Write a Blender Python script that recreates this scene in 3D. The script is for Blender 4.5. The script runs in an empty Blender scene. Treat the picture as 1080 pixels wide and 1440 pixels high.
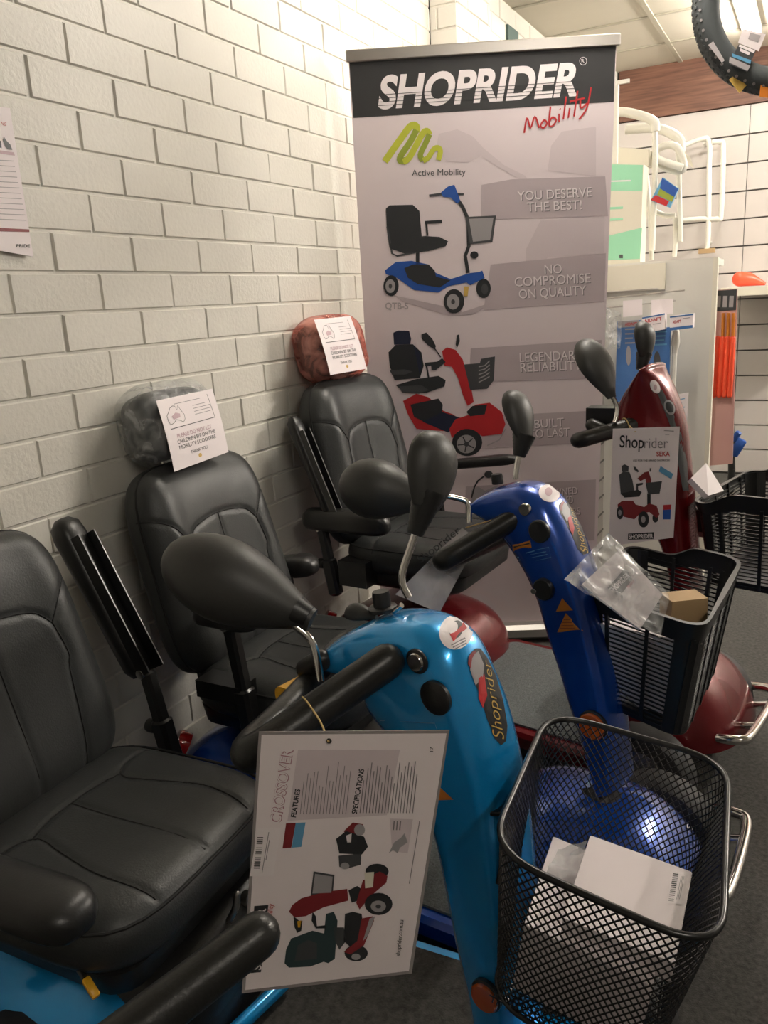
import bpy, math, random
from mathutils import Vector, Matrix, noise
from mathutils.bvhtree import BVHTree
random.seed(7)
SC = bpy.context.scene
COL = SC.collection
PI = math.pi

# ------------------------------------------------------------------ camera
CP = Vector((1.462, -1.291, 1.30))
F = 1136.5
YAW, PIT, ROL = -.492, -.253, .056
_f = Vector((math.sin(YAW)*math.cos(PIT), math.cos(YAW)*math.cos(PIT), math.sin(PIT)))
_r = _f.cross(Vector((0, 0, 1))).normalized()
_d = _f.cross(_r)
c_, s_ = math.cos(ROL), math.sin(ROL)
RX, RD = c_*_r + s_*_d, -s_*_r + c_*_d
cam = bpy.data.cameras.new('camera'); camo = bpy.data.objects.new('camera', cam); COL.objects.link(camo)
camo.matrix_world = Matrix.Translation(CP) @ Matrix((RX, -RD, -_f)).transposed().to_4x4()
cam.sensor_fit = 'VERTICAL'; cam.sensor_height = 24; cam.lens = F/1440*24; cam.clip_start = .02
SC.camera = camo

# ------------------------------------------------------------------ light
SC.view_settings.view_transform = 'Standard'; SC.view_settings.look = 'None'
SC.view_settings.gamma = 1; SC.view_settings.use_curve_mapping = False
SC.view_settings.exposure = 1.38
W = bpy.data.worlds.new('world'); SC.world = W; W.use_nodes = True
W.node_tree.nodes['Background'].inputs[0].default_value = (1, .93, .84, 1)
W.node_tree.nodes['Background'].inputs[1].default_value = .02
CEIL = 2.70
LAMPS = [  # x, y0, y1, tube radiance   (bare ceiling fluorescent tubes, running along y)
    (1.03, 3.05, 4.25, 27), (3.5, 2.9, 4.1, 190), (1.03, 1.0, 1.75, 56), (2.7, -2.3, -1.1, 24)]

# ------------------------------------------------------------------ measuring helpers
def ray(x, y): return RX*((x-540)/F) + RD*((y-720)/F) + _f
def at(x, y, z=None, X=None, Y=None, D=None):
    d = ray(x, y)
    if z is not None: t = (z-CP.z)/d.z
    elif X is not None: t = (X-CP.x)/d.x
    elif Y is not None: t = (Y-CP.y)/d.y
    else: t = D
    return CP + d*t
class Plane:
    def __init__(s, p, n):
        s.p = Vector(p); s.n = Vector(n).normalized()
        if s.n.dot(CP-s.p) < 0: s.n = -s.n
    def __call__(s, x, y, off=0.0):
        d = ray(x, y); t = s.n.dot(s.p-CP)/s.n.dot(d)
        return CP + d*t + s.n*off
def V(*a): return Vector(a)

# ------------------------------------------------------------------ materials
MATS = {}
def mat(name, col, rough=.5, metal=0., spec=.5, coat=0., bump=0., bscale=200., var=0., vscale=8., sheen=0., emit=None, alpha=1., trans=0., flake=0.):
    if name in MATS: return MATS[name]
    m = bpy.data.materials.new(name); m.use_nodes = True; MATS[name] = m
    nt = m.node_tree; b = nt.nodes['Principled BSDF']; I = b.inputs
    I['Base Color'].default_value = (*col, 1); I['Roughness'].default_value = rough; I['Metallic'].default_value = metal
    I['Specular IOR Level'].default_value = spec; I['Coat Weight'].default_value = coat; I['Coat Roughness'].default_value = .06
    if trans: I['Transmission Weight'].default_value = trans
    if alpha < 1: I['Alpha'].default_value = alpha
    if emit: I['Emission Color'].default_value = (*emit[:3], 1); I['Emission Strength'].default_value = emit[3]
    tc = nt.nodes.new('ShaderNodeTexCoord')
    def nz(sc, det=3):
        n = nt.nodes.new('ShaderNodeTexNoise'); n.inputs['Scale'].default_value = sc; n.inputs['Detail'].default_value = det
        nt.links.new(tc.outputs['Object'], n.inputs['Vector']); return n
    if var:
        n = nz(vscale); mx = nt.nodes.new('ShaderNodeMix'); mx.data_type = 'RGBA'
        mx.inputs[6].default_value = (*[c*(1-var) for c in col], 1); mx.inputs[7].default_value = (*[min(1, c*(1+var)) for c in col], 1)
        nt.links.new(n.outputs['Fac'], mx.inputs[0]); nt.links.new(mx.outputs[2], I['Base Color'])
    if bump:
        n = nz(bscale); bp = nt.nodes.new('ShaderNodeBump'); bp.inputs['Strength'].default_value = bump; bp.inputs['Distance'].default_value = .002
        nt.links.new(n.outputs['Fac'], bp.inputs['Height']); nt.links.new(bp.outputs['Normal'], I['Normal'])
    return m
def film(name, tint, dens, rough=.12, white=(.8, .8, .8), sc=26, dist=1.0, bmp=.6):
    """thin clear plastic: part see-through, part glossy haze"""
    m = bpy.data.materials.new(name); m.use_nodes = True; MATS[name] = m
    nt = m.node_tree; nt.nodes.remove(nt.nodes['Principled BSDF'])
    out = nt.nodes['Material Output']; tr = nt.nodes.new('ShaderNodeBsdfTransparent'); tr.inputs[0].default_value = (*tint, 1)
    gl = nt.nodes.new('ShaderNodeBsdfPrincipled'); gl.inputs['Base Color'].default_value = (*white, 1); gl.inputs['Roughness'].default_value = rough
    gl.inputs['Specular IOR Level'].default_value = 1.0
    tc = nt.nodes.new('ShaderNodeTexCoord'); n = nt.nodes.new('ShaderNodeTexNoise'); n.inputs['Scale'].default_value = sc; n.inputs['Detail'].default_value = 5; n.inputs['Distortion'].default_value = dist
    nt.links.new(tc.outputs['Object'], n.inputs['Vector'])
    mr = nt.nodes.new('ShaderNodeMapRange'); mr.inputs[1].default_value = .38; mr.inputs[2].default_value = .72
    mr.inputs[3].default_value = dens*.35; mr.inputs[4].default_value = min(1, dens*1.7)
    nt.links.new(n.outputs['Fac'], mr.inputs[0])
    bp = nt.nodes.new('ShaderNodeBump'); bp.inputs['Strength'].default_value = bmp; bp.inputs['Distance'].default_value = .012
    nt.links.new(n.outputs['Fac'], bp.inputs['Height']); nt.links.new(bp.outputs['Normal'], gl.inputs['Normal'])
    mx = nt.nodes.new('ShaderNodeMixShader'); nt.links.new(mr.outputs[0], mx.inputs[0])
    nt.links.new(tr.outputs[0], mx.inputs[1]); nt.links.new(gl.outputs[0], mx.inputs[2]); nt.links.new(mx.outputs[0], out.inputs[0])
    return m
M = dict(
    wall=mat('painted_brick', (.66, .635, .57), .45, bump=.5, bscale=90, var=.05, vscale=5),
    shopwall=mat('dark_unseen_wall', (.24, .23, .21), .6),  # walls out of view, darkened so they bounce less light into the room
    carpet=mat('dark_carpet', (.058, .056, .051), .95, bump=1., bscale=300, var=.95, vscale=95),
    deckmat=mat('grey_deck_carpet', (.11, .12, .12), .95, bump=1., bscale=500, var=.8, vscale=260),
    ceil=mat('ceiling_tile', (.58, .54, .45), .9, bump=.2, bscale=150, var=.03),
    tbar=mat('ceiling_bar', (.42, .39, .31), .6),
    slat=mat('white_slat_board', (.56, .52, .49), .35, var=.03),
    groove=mat('slat_groove', (.18, .17, .16), .6),
    wood=None,
    white=mat('white_laminate', (.70, .68, .62), .4),
    wplastic=mat('white_coated_steel', (.78, .76, .68), .3),
    leather=mat('black_leather', (.027, .029, .029), .42, spec=.45, bump=.22, bscale=320),
    leather_d=mat('black_leather_inset', (.014, .0145, .0145), .42, spec=.4, bump=.3, bscale=420),
    seam=mat('black_thread', (.006, .006, .006), .8),
    plastic=mat('black_plastic', (.014, .014, .014), .36, bump=.12, bscale=300),
    pod=mat('black_mirror_shell', (.034, .034, .032), .46, bump=.08, bscale=260),
    foam=mat('black_foam', (.017, .017, .016), .34, spec=.4, bump=.2, bscale=220),
    steelb=mat('black_steel', (.008, .008, .008), .28, bump=.05),
    chrome=mat('chrome', (.72, .70, .68), .12, metal=1.),
    satin=mat('satin_steel', (.58, .55, .52), .3, metal=1.),
    alu=mat('aluminium', (.62, .60, .57), .35, metal=.85),
    rubber=mat('tyre_rubber', (.02, .02, .021), .65, bump=.2, bscale=150),
    grub=mat('grey_rubber', (.085, .095, .10), .6, bump=.3, bscale=120),
    lb=mat('light_blue_paint', (.004, .34, .80), .25, metal=.4, coat=1., var=.12, vscale=900),
    blue=mat('dark_blue_paint', (.001, .058, .37), .24, metal=.35, coat=1., var=.15, vscale=900),
    red=mat('dark_red_paint', (.13, .003, .006), .25, metal=.2, coat=.45, spec=.35, var=.12, vscale=900),
    paper=mat('white_paper', (.84, .76, .77), .55),
    lam=mat('laminate_edge', (.30, .27, .27), .15),
    banner=mat('banner_print', (.76, .665, .69), .42),
    mauve=mat('print_mauve', (.52, .44, .465), .45),
    mauve2=mat('print_mauve_light', (.665, .575, .60), .45),
    bhead=mat('print_charcoal', (.030, .030, .032), .42),
    ink=mat('ink_black', (.015, .015, .016), .5),
    inkg=mat('ink_grey', (.22, .20, .21), .5),
    inkl=mat('ink_light_grey', (.42, .38, .39), .5),
    inkr=mat('ink_rose', (.42, .20, .25), .5),
    inkp=mat('ink_pink', (.55, .38, .42), .5),
    pwhite=mat('print_white', (.86, .79, .80), .45),
    pred=mat('print_red', (.50, .02, .025), .45),
    pdred=mat('print_dark_red', (.22, .02, .025), .45),
    pblue=mat('print_blue', (.015, .085, .38), .45),
    plblue=mat('print_light_blue', (.12, .34, .55), .45),
    pnavy=mat('print_navy', (.012, .018, .045), .45),
    pdk=mat('print_dark', (.022, .024, .027), .45),
    pdk2=mat('print_dark_grey', (.06, .062, .066), .45),
    pgrey=mat('print_silver', (.35, .33, .34), .45),
    pteal=mat('print_dark_teal', (.03, .055, .06), .45),
    lime=mat('print_lime', (.52, .55, .05), .45),
    olive=mat('print_olive', (.30, .36, .04), .45),
    orange=mat('orange_label', (.62, .20, .02), .45),
    gold=mat('gold_lettering', (.65, .42, .10), .4),
    amber=mat('amber_lens', (.45, .08, .01), .12, coat=1.),
    redlens=mat('red_lens', (.35, .01, .01), .12, coat=1.),
    yellow=mat('yellow_plastic', (.72, .38, .02), .35),
    string=mat('cotton_string', (.60, .42, .18), .8),
    mint=mat('mint_print', (.34, .72, .48), .4),
    cream=mat('cream_card', (.76, .72, .60), .5),
    tan=mat('cardboard', (.42, .28, .14), .7),
    neon=mat('neon_orange', (.95, .10, .04), .4),
    palered=mat('pale_red_wrap', (.62, .36, .33), .3),
    ppl=mat('hang_pack_blue', (.06, .17, .42), .35),
    packgrey=mat('hang_pack_clear', (.50, .50, .50), .2),
    mirror=mat('mirror_glass', (.8, .8, .8), .02, metal=1.),
    green=mat('dark_green_plate', (.05, .09, .08), .5),
)
def woodmat():
    m = mat('wood_fascia', (.12, .05, .03), .5); nt = m.node_tree; b = nt.nodes['Principled BSDF']
    tc = nt.nodes.new('ShaderNodeTexCoord'); mp = nt.nodes.new('ShaderNodeMapping'); mp.inputs['Scale'].default_value = (1.2, 1, 22)
    n = nt.nodes.new('ShaderNodeTexNoise'); n.inputs['Scale'].default_value = 3; n.inputs['Detail'].default_value = 6
    r = nt.nodes.new('ShaderNodeValToRGB'); r.color_ramp.elements[0].position = .3; r.color_ramp.elements[0].color = (.10, .042, .028, 1)
    r.color_ramp.elements[1].position = .75; r.color_ramp.elements[1].color = (.22, .105, .065, 1)
    nt.links.new(tc.outputs['Object'], mp.inputs[0]); nt.links.new(mp.outputs[0], n.inputs['Vector']); nt.links.new(n.outputs['Fac'], r.inputs[0]); nt.links.new(r.outputs[0], b.inputs['Base Color'])
    return m
M['wood'] = woodmat()
M['clear'] = film('clear_plastic_film', (.95, .96, .96), .27)
M['bagclear'] = film('milky_plastic_film', (.94, .94, .94), .24)
M['clearcard'] = film('clear_sleeve', (.9, .9, .9), .42, .2, (.92, .87, .87), sc=7, dist=.3, bmp=.12)
M['redfilm'] = film('red_plastic_film', (.85, .42, .38), .55, .2, (.75, .32, .26), sc=16, dist=.8, bmp=.4)

# ------------------------------------------------------------------ mesh helpers
class G:
    def __init__(s): s.v = []; s.f = []; s.m = []; s.mats = []
    def mi(s, m):
        if m not in s.mats: s.mats.append(m)
        return s.mats.index(m)
    def add(s, vs, fs, m=None):
        o = len(s.v); s.v += [Vector(p) for p in vs]; k = s.mi(m) if m else 0
        for f in fs: s.f.append(tuple(i+o for i in f)); s.m.append(k)
        return s
    def box(s, a, b, m=None, T=None):
        x0, y0, z0 = a; x1, y1, z1 = b
        vs = [V(x, y, z) for z in (z0, z1) for y in (y0, y1) for x in (x0, x1)]
        if T: vs = [T @ p for p in vs]
        return s.add(vs, [(0, 2, 3, 1), (4, 5, 7, 6), (0, 1, 5, 4), (2, 6, 7, 3), (0, 4, 6, 2), (1, 3, 7, 5)], m)
    def bar(s, a, b, w, h, up=(0, 0, 1), m=None, c=.2):
        """box along a->b, w sideways, h along up, with chamfered edges"""
        a, b = Vector(a), Vector(b); t = (b-a).normalized(); sd = t.cross(Vector(up)).normalized(); u = sd.cross(t)
        k = min(w, h)*c
        prof = [(-w/2+k, -h/2), (w/2-k, -h/2), (w/2, -h/2+k), (w/2, h/2-k), (w/2-k, h/2), (-w/2+k, h/2), (-w/2, h/2-k), (-w/2, -h/2+k)]
        L = (b-a).length; kk = min(k, L*.2)
        rings = []
        for d, sc in ((0, 1-2*k/max(w, h)), (kk, 1), (L-kk, 1), (L, 1-2*k/max(w, h))):
            rings.append([a+t*d+sd*(p*sc)+u*(q*sc) for p, q in prof])
        return s.loft(rings, m)
    def loft(s, rings, m=None, cap=True, closed=True):
        n = len(rings[0]); vs = [p for r in rings for p in r]; fs = []
        for i in range(len(rings)-1):
            for j in range(n if closed else n-1):
                k = (j+1) % n; fs.append((i*n+j, i*n+k, (i+1)*n+k, (i+1)*n+j))
        if cap: fs.append(tuple(range(n-1, -1, -1))); fs.append(tuple((len(rings)-1)*n+j for j in range(n)))
        return s.add(vs, fs, m)
    def tube(s, pts, r, m=None, n=10, smooth=0, closed=False, cap=True, round_=False, sq=None):
        pts = [Vector(p) for p in pts]
        if smooth: pts = spline(pts, smooth, closed)
        N = len(pts); rs = r if isinstance(r, (list, tuple)) else [r]*N
        if len(rs) != N: rs = [rs[0]+(rs[-1]-rs[0])*i/(N-1) for i in range(N)]
        tang = []
        for i in range(N):
            a = pts[(i-1) % N] if (closed or i > 0) else pts[i]; b = pts[(i+1) % N] if (closed or i < N-1) else pts[i]
            tang.append((b-a).normalized())
        up = V(0, 0, 1) if abs(tang[0].z) < .9 else V(1, 0, 0)
        u = (up - tang[0]*up.dot(tang[0])).normalized(); rings = []
        items = list(zip(pts, tang, rs))
        if round_ and not closed:
            h = []
            for q in (80, 60, 40, 20): a = math.radians(q); h.append((pts[0]-tang[0]*rs[0]*math.sin(a), tang[0], rs[0]*math.cos(a)))
            e = []
            for q in (20, 40, 60, 80): a = math.radians(q); e.append((pts[-1]+tang[-1]*rs[-1]*math.sin(a), tang[-1], rs[-1]*math.cos(a)))
            items = h+items+e
        for p, t, rr in items:
            u = (u - t*u.dot(t)).normalized(); w = t.cross(u)
            rings.append([p+(u*math.cos(2*PI*k/n)+w*math.sin(2*PI*k/n))*rr for k in range(n)])
        if closed: rings.append(rings[0]); cap = False
        return s.loft(rings, m, cap)
    def disc(s, c, nrm, r, h=0.004, m=None, n=24, r2=None):
        c = Vector(c); nrm = Vector(nrm).normalized(); u = nrm.orthogonal().normalized(); w = nrm.cross(u); r2 = r if r2 is None else r2
        ring = lambda d, rr: [c+nrm*d+(u*math.cos(2*PI*k/n)+w*math.sin(2*PI*k/n))*rr for k in range(n)]
        return s.loft([ring(0, r), ring(h*.75, r), ring(h, (r2)*.9)], m)
    def poly(s, pts, m): return s.add(pts, [tuple(range(len(pts)))], m)
    def prism(s, pts, off, m=None):
        n = len(pts); off = Vector(off); vs = [Vector(p) for p in pts]+[Vector(p)+off for p in pts]
        return s.add(vs, [tuple(range(n-1, -1, -1)), tuple(range(n, 2*n))]+[(i, (i+1) % n, n+(i+1) % n, n+i) for i in range(n)], m)
    def xf(s, T): s.v = [T @ p for p in s.v]; return s
    def merge(s, g):
        o = len(s.v); s.v += g.v
        mp = [s.mi(x) for x in g.mats] or [0]
        for f, k in zip(g.f, g.m): s.f.append(tuple(i+o for i in f)); s.m.append(mp[k] if k < len(mp) else 0)
        return s
    def bvh(s): return BVHTree.FromPolygons(s.v, s.f)
def spline(p, k, closed=False):
    out = []; n = len(p)
    for i in range(n if closed else n-1):
        g = (lambda j: p[j % n]) if closed else (lambda j: p[max(0, min(n-1, j))])
        a, b, c, d = g(i-1), g(i), g(i+1), g(i+2)
        for j in range(k):
            t = j/k; out.append(.5*((2*b)+(c-a)*t+(2*a-5*b+4*c-d)*t*t+(3*b-a-3*c+d)*t**3))
    if not closed: out.append(p[-1])
    return out
def spl2(vals, k):
    return [tuple(q) for q in spline([Vector(v) for v in vals], k)]
def obj(name, g, m=None, parent=None, smooth=40, label=None, kind=None):
    me = bpy.data.meshes.new(name)
    lo = Vector([min(p[i] for p in g.v) for i in range(3)]); hi = Vector([max(p[i] for p in g.v) for i in range(3)]); c = (lo+hi)/2
    me.from_pydata([p-c for p in g.v], [], g.f); mats = g.mats if g.mats else [m]
    if m and g.mats and m not in g.mats: mats = g.mats
    for x in mats: me.materials.append(x)
    for p, k in zip(me.polygons, g.m): p.material_index = k
    me.validate(); me.update()
    import bmesh
    bm = bmesh.new(); bm.from_mesh(me); bmesh.ops.recalc_face_normals(bm, faces=bm.faces); bm.to_mesh(me); bm.free()
    if smooth:
        for p in me.polygons: p.use_smooth = True
        me.set_sharp_from_angle(angle=math.radians(smooth))
    o = bpy.data.objects.new(name, me); COL.objects.link(o); o.location = c
    if parent:
        o.parent = parent
        T = Matrix.Identity(4); q = parent
        while q: T = q.matrix_basis @ T if q.parent is None else q.matrix_parent_inverse @ q.matrix_basis @ T; q = q.parent
        o.matrix_parent_inverse = Matrix.Identity(4)
        o.matrix_basis = world_of(parent).inverted() @ Matrix.Translation(c)
    if label: o['label'] = label
    if kind: o['kind'] = kind
    return o
def world_of(o):
    T = o.matrix_basis.copy()
    while o.parent: o = o.parent; T = o.matrix_basis @ T
    return T
def thing(name, loc, label, cat, group=None):
    o = bpy.data.objects.new(name, None); COL.objects.link(o); o.location = loc; o.empty_display_size = .05
    return tag(o, label, cat, group)
def tag(o, label, cat, group=None):
    o['label'] = label; o['category'] = cat
    if group: o['group'] = group
    return o
def struct(name, g, m=None, smooth=0):
    return obj(name, g, m, None, smooth, kind='structure')

# flat lettering -------------------------------------------------------
_tc = {}
def glyphs(txt, bold=0.0):
    k = (txt, bold)
    if k in _tc: return _tc[k]
    cu = bpy.data.curves.new('lettering', 'FONT'); cu.body = txt; cu.resolution_u = 6; cu.offset = bold
    o = bpy.data.objects.new('lettering', cu); COL.objects.link(o)
    dg = bpy.context.evaluated_depsgraph_get(); me = o.evaluated_get(dg).to_mesh()
    vs = [tuple(v.co) for v in me.vertices]; fs = [tuple(p.vertices) for p in me.polygons]
    bpy.data.objects.remove(o); bpy.data.curves.remove(cu)
    x0 = min(v[0] for v in vs); x1 = max(v[0] for v in vs)
    _tc[k] = ([((v[0]-x0)/(x1-x0), v[1]/.7) for v in vs], fs, 1/(x1-x0)); return _tc[k]
def letters(g, txt, p0, p1, ph, m, bold=0.0):
    """lettering on a flat surface: p0-p1 the baseline, ph the top of a capital above p0"""
    vs, fs, _ = glyphs(txt, bold); p0, p1, ph = Vector(p0), Vector(p1), Vector(ph)
    g.add([p0+(p1-p0)*a+(ph-p0)*b for a, b in vs], fs, m)
def stroke(g, pts, w, m, n):
    """flat ribbon of width w in the plane with normal n"""
    pts = [Vector(p) for p in pts]; L = []; Rr = []
    for i, p in enumerate(pts):
        t = (pts[min(i+1, len(pts)-1)]-pts[max(i-1, 0)]).normalized(); s = t.cross(n)*(w/2); L.append(p+s); Rr.append(p-s)
    k = len(pts); g.add(L+Rr, [(i, i+1, k+i+1, k+i) for i in range(k-1)], m)
def decal(g, px, bvh, m, off=.0012, rings=5):
    """a sticker that follows a curved shell: outline traced on the shell's own surface"""
    cx = sum(p[0] for p in px)/len(px); cy = sum(p[1] for p in px)/len(px); n = len(px); vs = []
    def hit(x, y):
        h = bvh.ray_cast(CP, ray(x, y).normalized())
        if h[0] is None: return None
        nn = h[1] if h[1].dot(CP-h[0]) > 0 else -h[1]
        return h[0]+nn*off
    c = hit(cx, cy)
    if c is None: return
    vs = [c]; ok = True
    for r in range(1, rings+1):
        for p in px:
            q = hit(cx+(p[0]-cx)*r/rings, cy+(p[1]-cy)*r/rings)
            if q is None: q = vs[-1]
            vs.append(q)
    fs = [(0, 1+i, 1+(i+1) % n) for i in range(n)]
    for r in range(rings-1):
        for i in range(n):
            a = 1+r*n+i; b = 1+r*n+(i+1) % n; fs.append((a, b, b+n, a+n))
    g.add(vs, fs, m)
def circ(cx, cy, rx, ry, n=28, rot=0):
    c, s = math.cos(rot), math.sin(rot)
    return [(cx+rx*math.cos(2*PI*k/n)*c-ry*math.sin(2*PI*k/n)*s, cy+rx*math.cos(2*PI*k/n)*s+ry*math.sin(2*PI*k/n)*c) for k in range(n)]
def se(x, n): return math.copysign(abs(x)**(2/n), x)
def rrect(hx, hy, r, n=5):
    out = []
    for cx, cy, a0 in ((hx-r, hy-r, 0), (-hx+r, hy-r, 90), (-hx+r, -hy+r, 180), (hx-r, -hy+r, 270)):
        for k in range(n+1):
            a = math.radians(a0+90*k/n); out.append((cx+r*math.cos(a), cy+r*math.sin(a)))
    return out

# ================================================================== THE ROOM
BW, BH, Z0 = .24, .086, 2.0034
def brickwall(name, org, u, w, L, zlo, zhi, u0, seed, par=1):
    """painted brick face: every brick stands proud of its recessed joints"""
    rnd = random.Random(seed); g = G(); org = Vector(org); u = Vector(u); w = Vector(w)
    J, B, Dp = .005, .003, .0045
    g.add([org+w*-Dp+V(0, 0, zlo), org+u*L+w*-Dp+V(0, 0, zlo), org+u*L+w*-Dp+V(0, 0, zhi), org+w*-Dp+V(0, 0, zhi)], [(0, 1, 2, 3)], M['wall'])
    k0 = math.floor((Z0-zhi)/BH); k1 = math.ceil((Z0-zlo)/BH)
    for k in range(k0, k1+1):
        zt, zb = Z0-BH*k, Z0-BH*(k+1)
        zt, zb = min(zt-J/2, zhi), max(zb+J/2, zlo)
        if zt-zb < .01: continue
        ph = u0 + (.5*BW if (k+par) % 2 else 0); n0 = math.floor(-ph/BW)-1
        for i in range(n0, n0+int(L/BW)+4):
            a, b = ph+i*BW+J/2+rnd.uniform(-.004, .004), ph+(i+1)*BW-J/2+rnd.uniform(-.004, .004)
            a, b = max(a, 0), min(b, L)
            if b-a < .012: continue
            d = rnd.uniform(-.0012, .0012); tl = [rnd.uniform(-.0008, .0008) for _ in range(4)]
            P = lambda x, z, e: org+u*x+V(0, 0, z)+w*e
            vs = [P(a, zb, -Dp), P(b, zb, -Dp), P(b, zt, -Dp), P(a, zt, -Dp),
                  P(a+B, zb+B, d+tl[0]), P(b-B, zb+B, d+tl[1]), P(b-B, zt-B, d+tl[2]), P(a+B, zt-B, d+tl[3])]
            g.add(vs, [(4, 5, 6, 7), (0, 1, 5, 4), (1, 2, 6, 5), (2, 3, 7, 6), (3, 0, 4, 7)], M['wall'])
    return struct(name, g)
brickwall('wall_left', (0, -2.6, 0), (0, 1, 0), (1, 0, 0), 4.66, 0, CEIL, 2.6-.12, 1, 1)
brickwall('wall_left_pier', (0, 2.06, 0), (1, 0, 0), (0, -1, 0), .117, 0, CEIL, .03, 2)
brickwall('wall_left_pier_side', (.117, 2.06, 0), (0, 1, 0), (1, 0, 0), .39, 0, CEIL, .0, 3)
brickwall('wall_left_beyond', (0, 2.45, 0), (0, 1, 0), (1, 0, 0), 2.33, 0, CEIL, .1, 4)
YB = 4.776
struct('floor', G().add([(-.2, -2.6, 0), (4.4, -2.6, 0), (4.4, YB, 0), (-.2, YB, 0)], [(0, 1, 2, 3)]), M['carpet'])
struct('ceiling', G().add([(-.2, -2.6, CEIL), (4.4, -2.6, CEIL), (4.4, YB, CEIL), (-.2, YB, CEIL)], [(0, 3, 2, 1)]), M['ceil'])
struct('wall_right', G().add([(4.4, -2.6, 0), (4.4, YB, 0), (4.4, YB, CEIL), (4.4, -2.6, CEIL)], [(0, 1, 2, 3)]), M['shopwall'])
struct('wall_front', G().add([(0, -2.6, 0), (4.4, -2.6, 0), (4.4, -2.6, CEIL), (0, -2.6, CEIL)], [(0, 1, 2, 3)]), M['shopwall'])
g = G()
for y in (-2.11, -1.53, -.95, -.37, .21, .79, 1.37, 1.95, 2.53, 3.11, 3.69, 4.25):
    g.box((0, y-.012, CEIL-.006), (4.4, y+.012, CEIL-.0005), M['tbar'])
for x in (.575, 1.775, 2.975, 4.175):
    g.box((x-.014, -2.6, CEIL-.008), (x+.014, YB, CEIL-.0005), M['tbar'])
struct('trim_1', g)
# slat wall at the back: boards with dark slots between
g = G(); g.box((0, YB, 0), (4.4, YB+.05, CEIL), M['groove'])
zz = [2.389, 2.213, 2.043, 1.873, 1.703, 1.533]
while zz[-1] > .1: zz.append(zz[-1]-.169)
for i in range(len(zz)-1):
    for x0, x1 in ((.02, 1.003), (1.008, 2.25), (2.255, 4.4)):
        g.box((x0, YB-.018, zz[i+1]+.005), (x1, YB+.01, zz[i]-.005), M['slat'])
struct('wall_back', g)
struct('trim_2', G().box((.19, YB-.04, 2.389), (4.4, YB+.02, CEIL)), M['wood'])
struct('trim_3', G().box((.10, YB-.07, 1.2), (.175, YB-.015, CEIL)).box((.175, YB-.06, 2.62), (.26, YB-.041, 2.645)), M['white'])
# ceiling lamps
for i, (lx, y0, y1, wt) in enumerate(LAMPS):
    root = thing('fluorescent_batten', (lx, (y0+y1)/2, CEIL-.05),
                 ['lit fluorescent tube on the ceiling seen through the hanging tyre', 'ceiling fluorescent lamp farthest to the right of the shop, outside the photo at right',
                  'ceiling fluorescent lamp above the seats and the banner, just out of the photo', 'ceiling fluorescent lamp behind the photographer'][i], 'ceiling lamp', 'ceiling fluorescent lamps')
    obj('housing', G().bar((lx, y0-.03, CEIL-.022), (lx, y1+.03, CEIL-.022), .10, .04, m=M['white']), None, root)
    obj('tube', G().tube([(lx, y0, CEIL-.07), (lx, y1, CEIL-.07)], .026, mat('lit_tube_%d' % i, (1, 1, 1), .4, emit=(1, .93, .84, wt)), n=12, round_=True), None, root)
obj_ = obj('wall_plate', G().box((.001, 3.0, 2.36), (.012, 3.16, 2.60)), M['green']); tag(obj_, 'small dark green plate on the far brick wall above the banner', 'wall plate')

# ================================================================== SEATS
def pillow(w, h, t, n=5.0, N=44, seams=(), bulge=.0, edge=.5, taper=0., dip=None, gw=.006, gd=.005, back=.55):
    """upholstered pad in its own frame: x right, y up, z out (front); seams are grooves on the front"""
    def pos(a, b):
        m = max(abs(a), abs(b))
        if m < 1e-9: return 0., 0., 0.
        a2, b2 = a/m, b/m; k = (abs(a2)**n+abs(b2)**n)**(-1/n); return a2*k*m, b2*k*m, m
    g = G(); idx = {}
    segs = []
    for s in seams:
        for i in range(len(s)-1): segs.append((s[i], s[i+1]))
    def dist(x, y):
        d = 9.
        for (x0, y0), (x1, y1) in segs:
            dx, dy = x1-x0, y1-y0; q = max(0, min(1, ((x-x0)*dx+(y-y0)*dy)/(dx*dx+dy*dy+1e-12)))
            d = min(d, math.hypot(x-x0-dx*q, y-y0-dy*q))
        return d
    for side in (1, -1):
        for i in range(N+1):
            for j in range(N+1):
                aa, bb = math.sin((2*i/N-1)*PI/2*.9)/math.sin(PI/2*.9), math.sin((2*j/N-1)*PI/2*.9)/math.sin(PI/2*.9)
                a, b, m = pos(aa, bb)
                ed = m >= .99999
                if side < 0 and ed: continue
                x, y = a*w/2*(1-taper*(b+1)/2), b*h/2
                prof = (1-m**6)**edge if m < 1 else 0
                if side > 0:
                    z = t/2*prof*(1+bulge*(1-m*m))
                    if dip: z += dip(x, y)*prof
                    if segs and prof > .3: d = dist(x, y); z -= gd*math.exp(-(d/gw)**2)
                else: z = -t/2*prof*back*2
                idx[side, i, j] = len(g.v); g.v.append(V(x, y, z))
    I = lambda s, i, j: idx.get((s, i, j), idx.get((1, i, j)))
    for side in (1, -1):
        for i in range(N):
            for j in range(N):
                q = (I(side, i, j), I(side, i+1, j), I(side, i+1, j+1), I(side, i, j+1))
                g.f.append(q if side > 0 else q[::-1]); g.m.append(0)
    return g
def arc(cx, cy, rx, ry, a0, a1, n=10): return [(cx+rx*math.cos(math.radians(a0+(a1-a0)*k/n)), cy+ry*math.sin(math.radians(a0+(a1-a0)*k/n))) for k in range(n+1)]
def rim_line(w, h, t, zfrac, n, inset=.0, k=60):
    pts = []
    for i in range(k):
        a = 2*PI*i/k; ca, sa = math.cos(a), math.sin(a); m = max(abs(ca), abs(sa)); x, y = ca/m, sa/m; q = (abs(x)**n+abs(y)**n)**(-1/n)
        pts.append((x*q*(w/2-inset), y*q*(h/2-inset)))
    return pts
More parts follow.
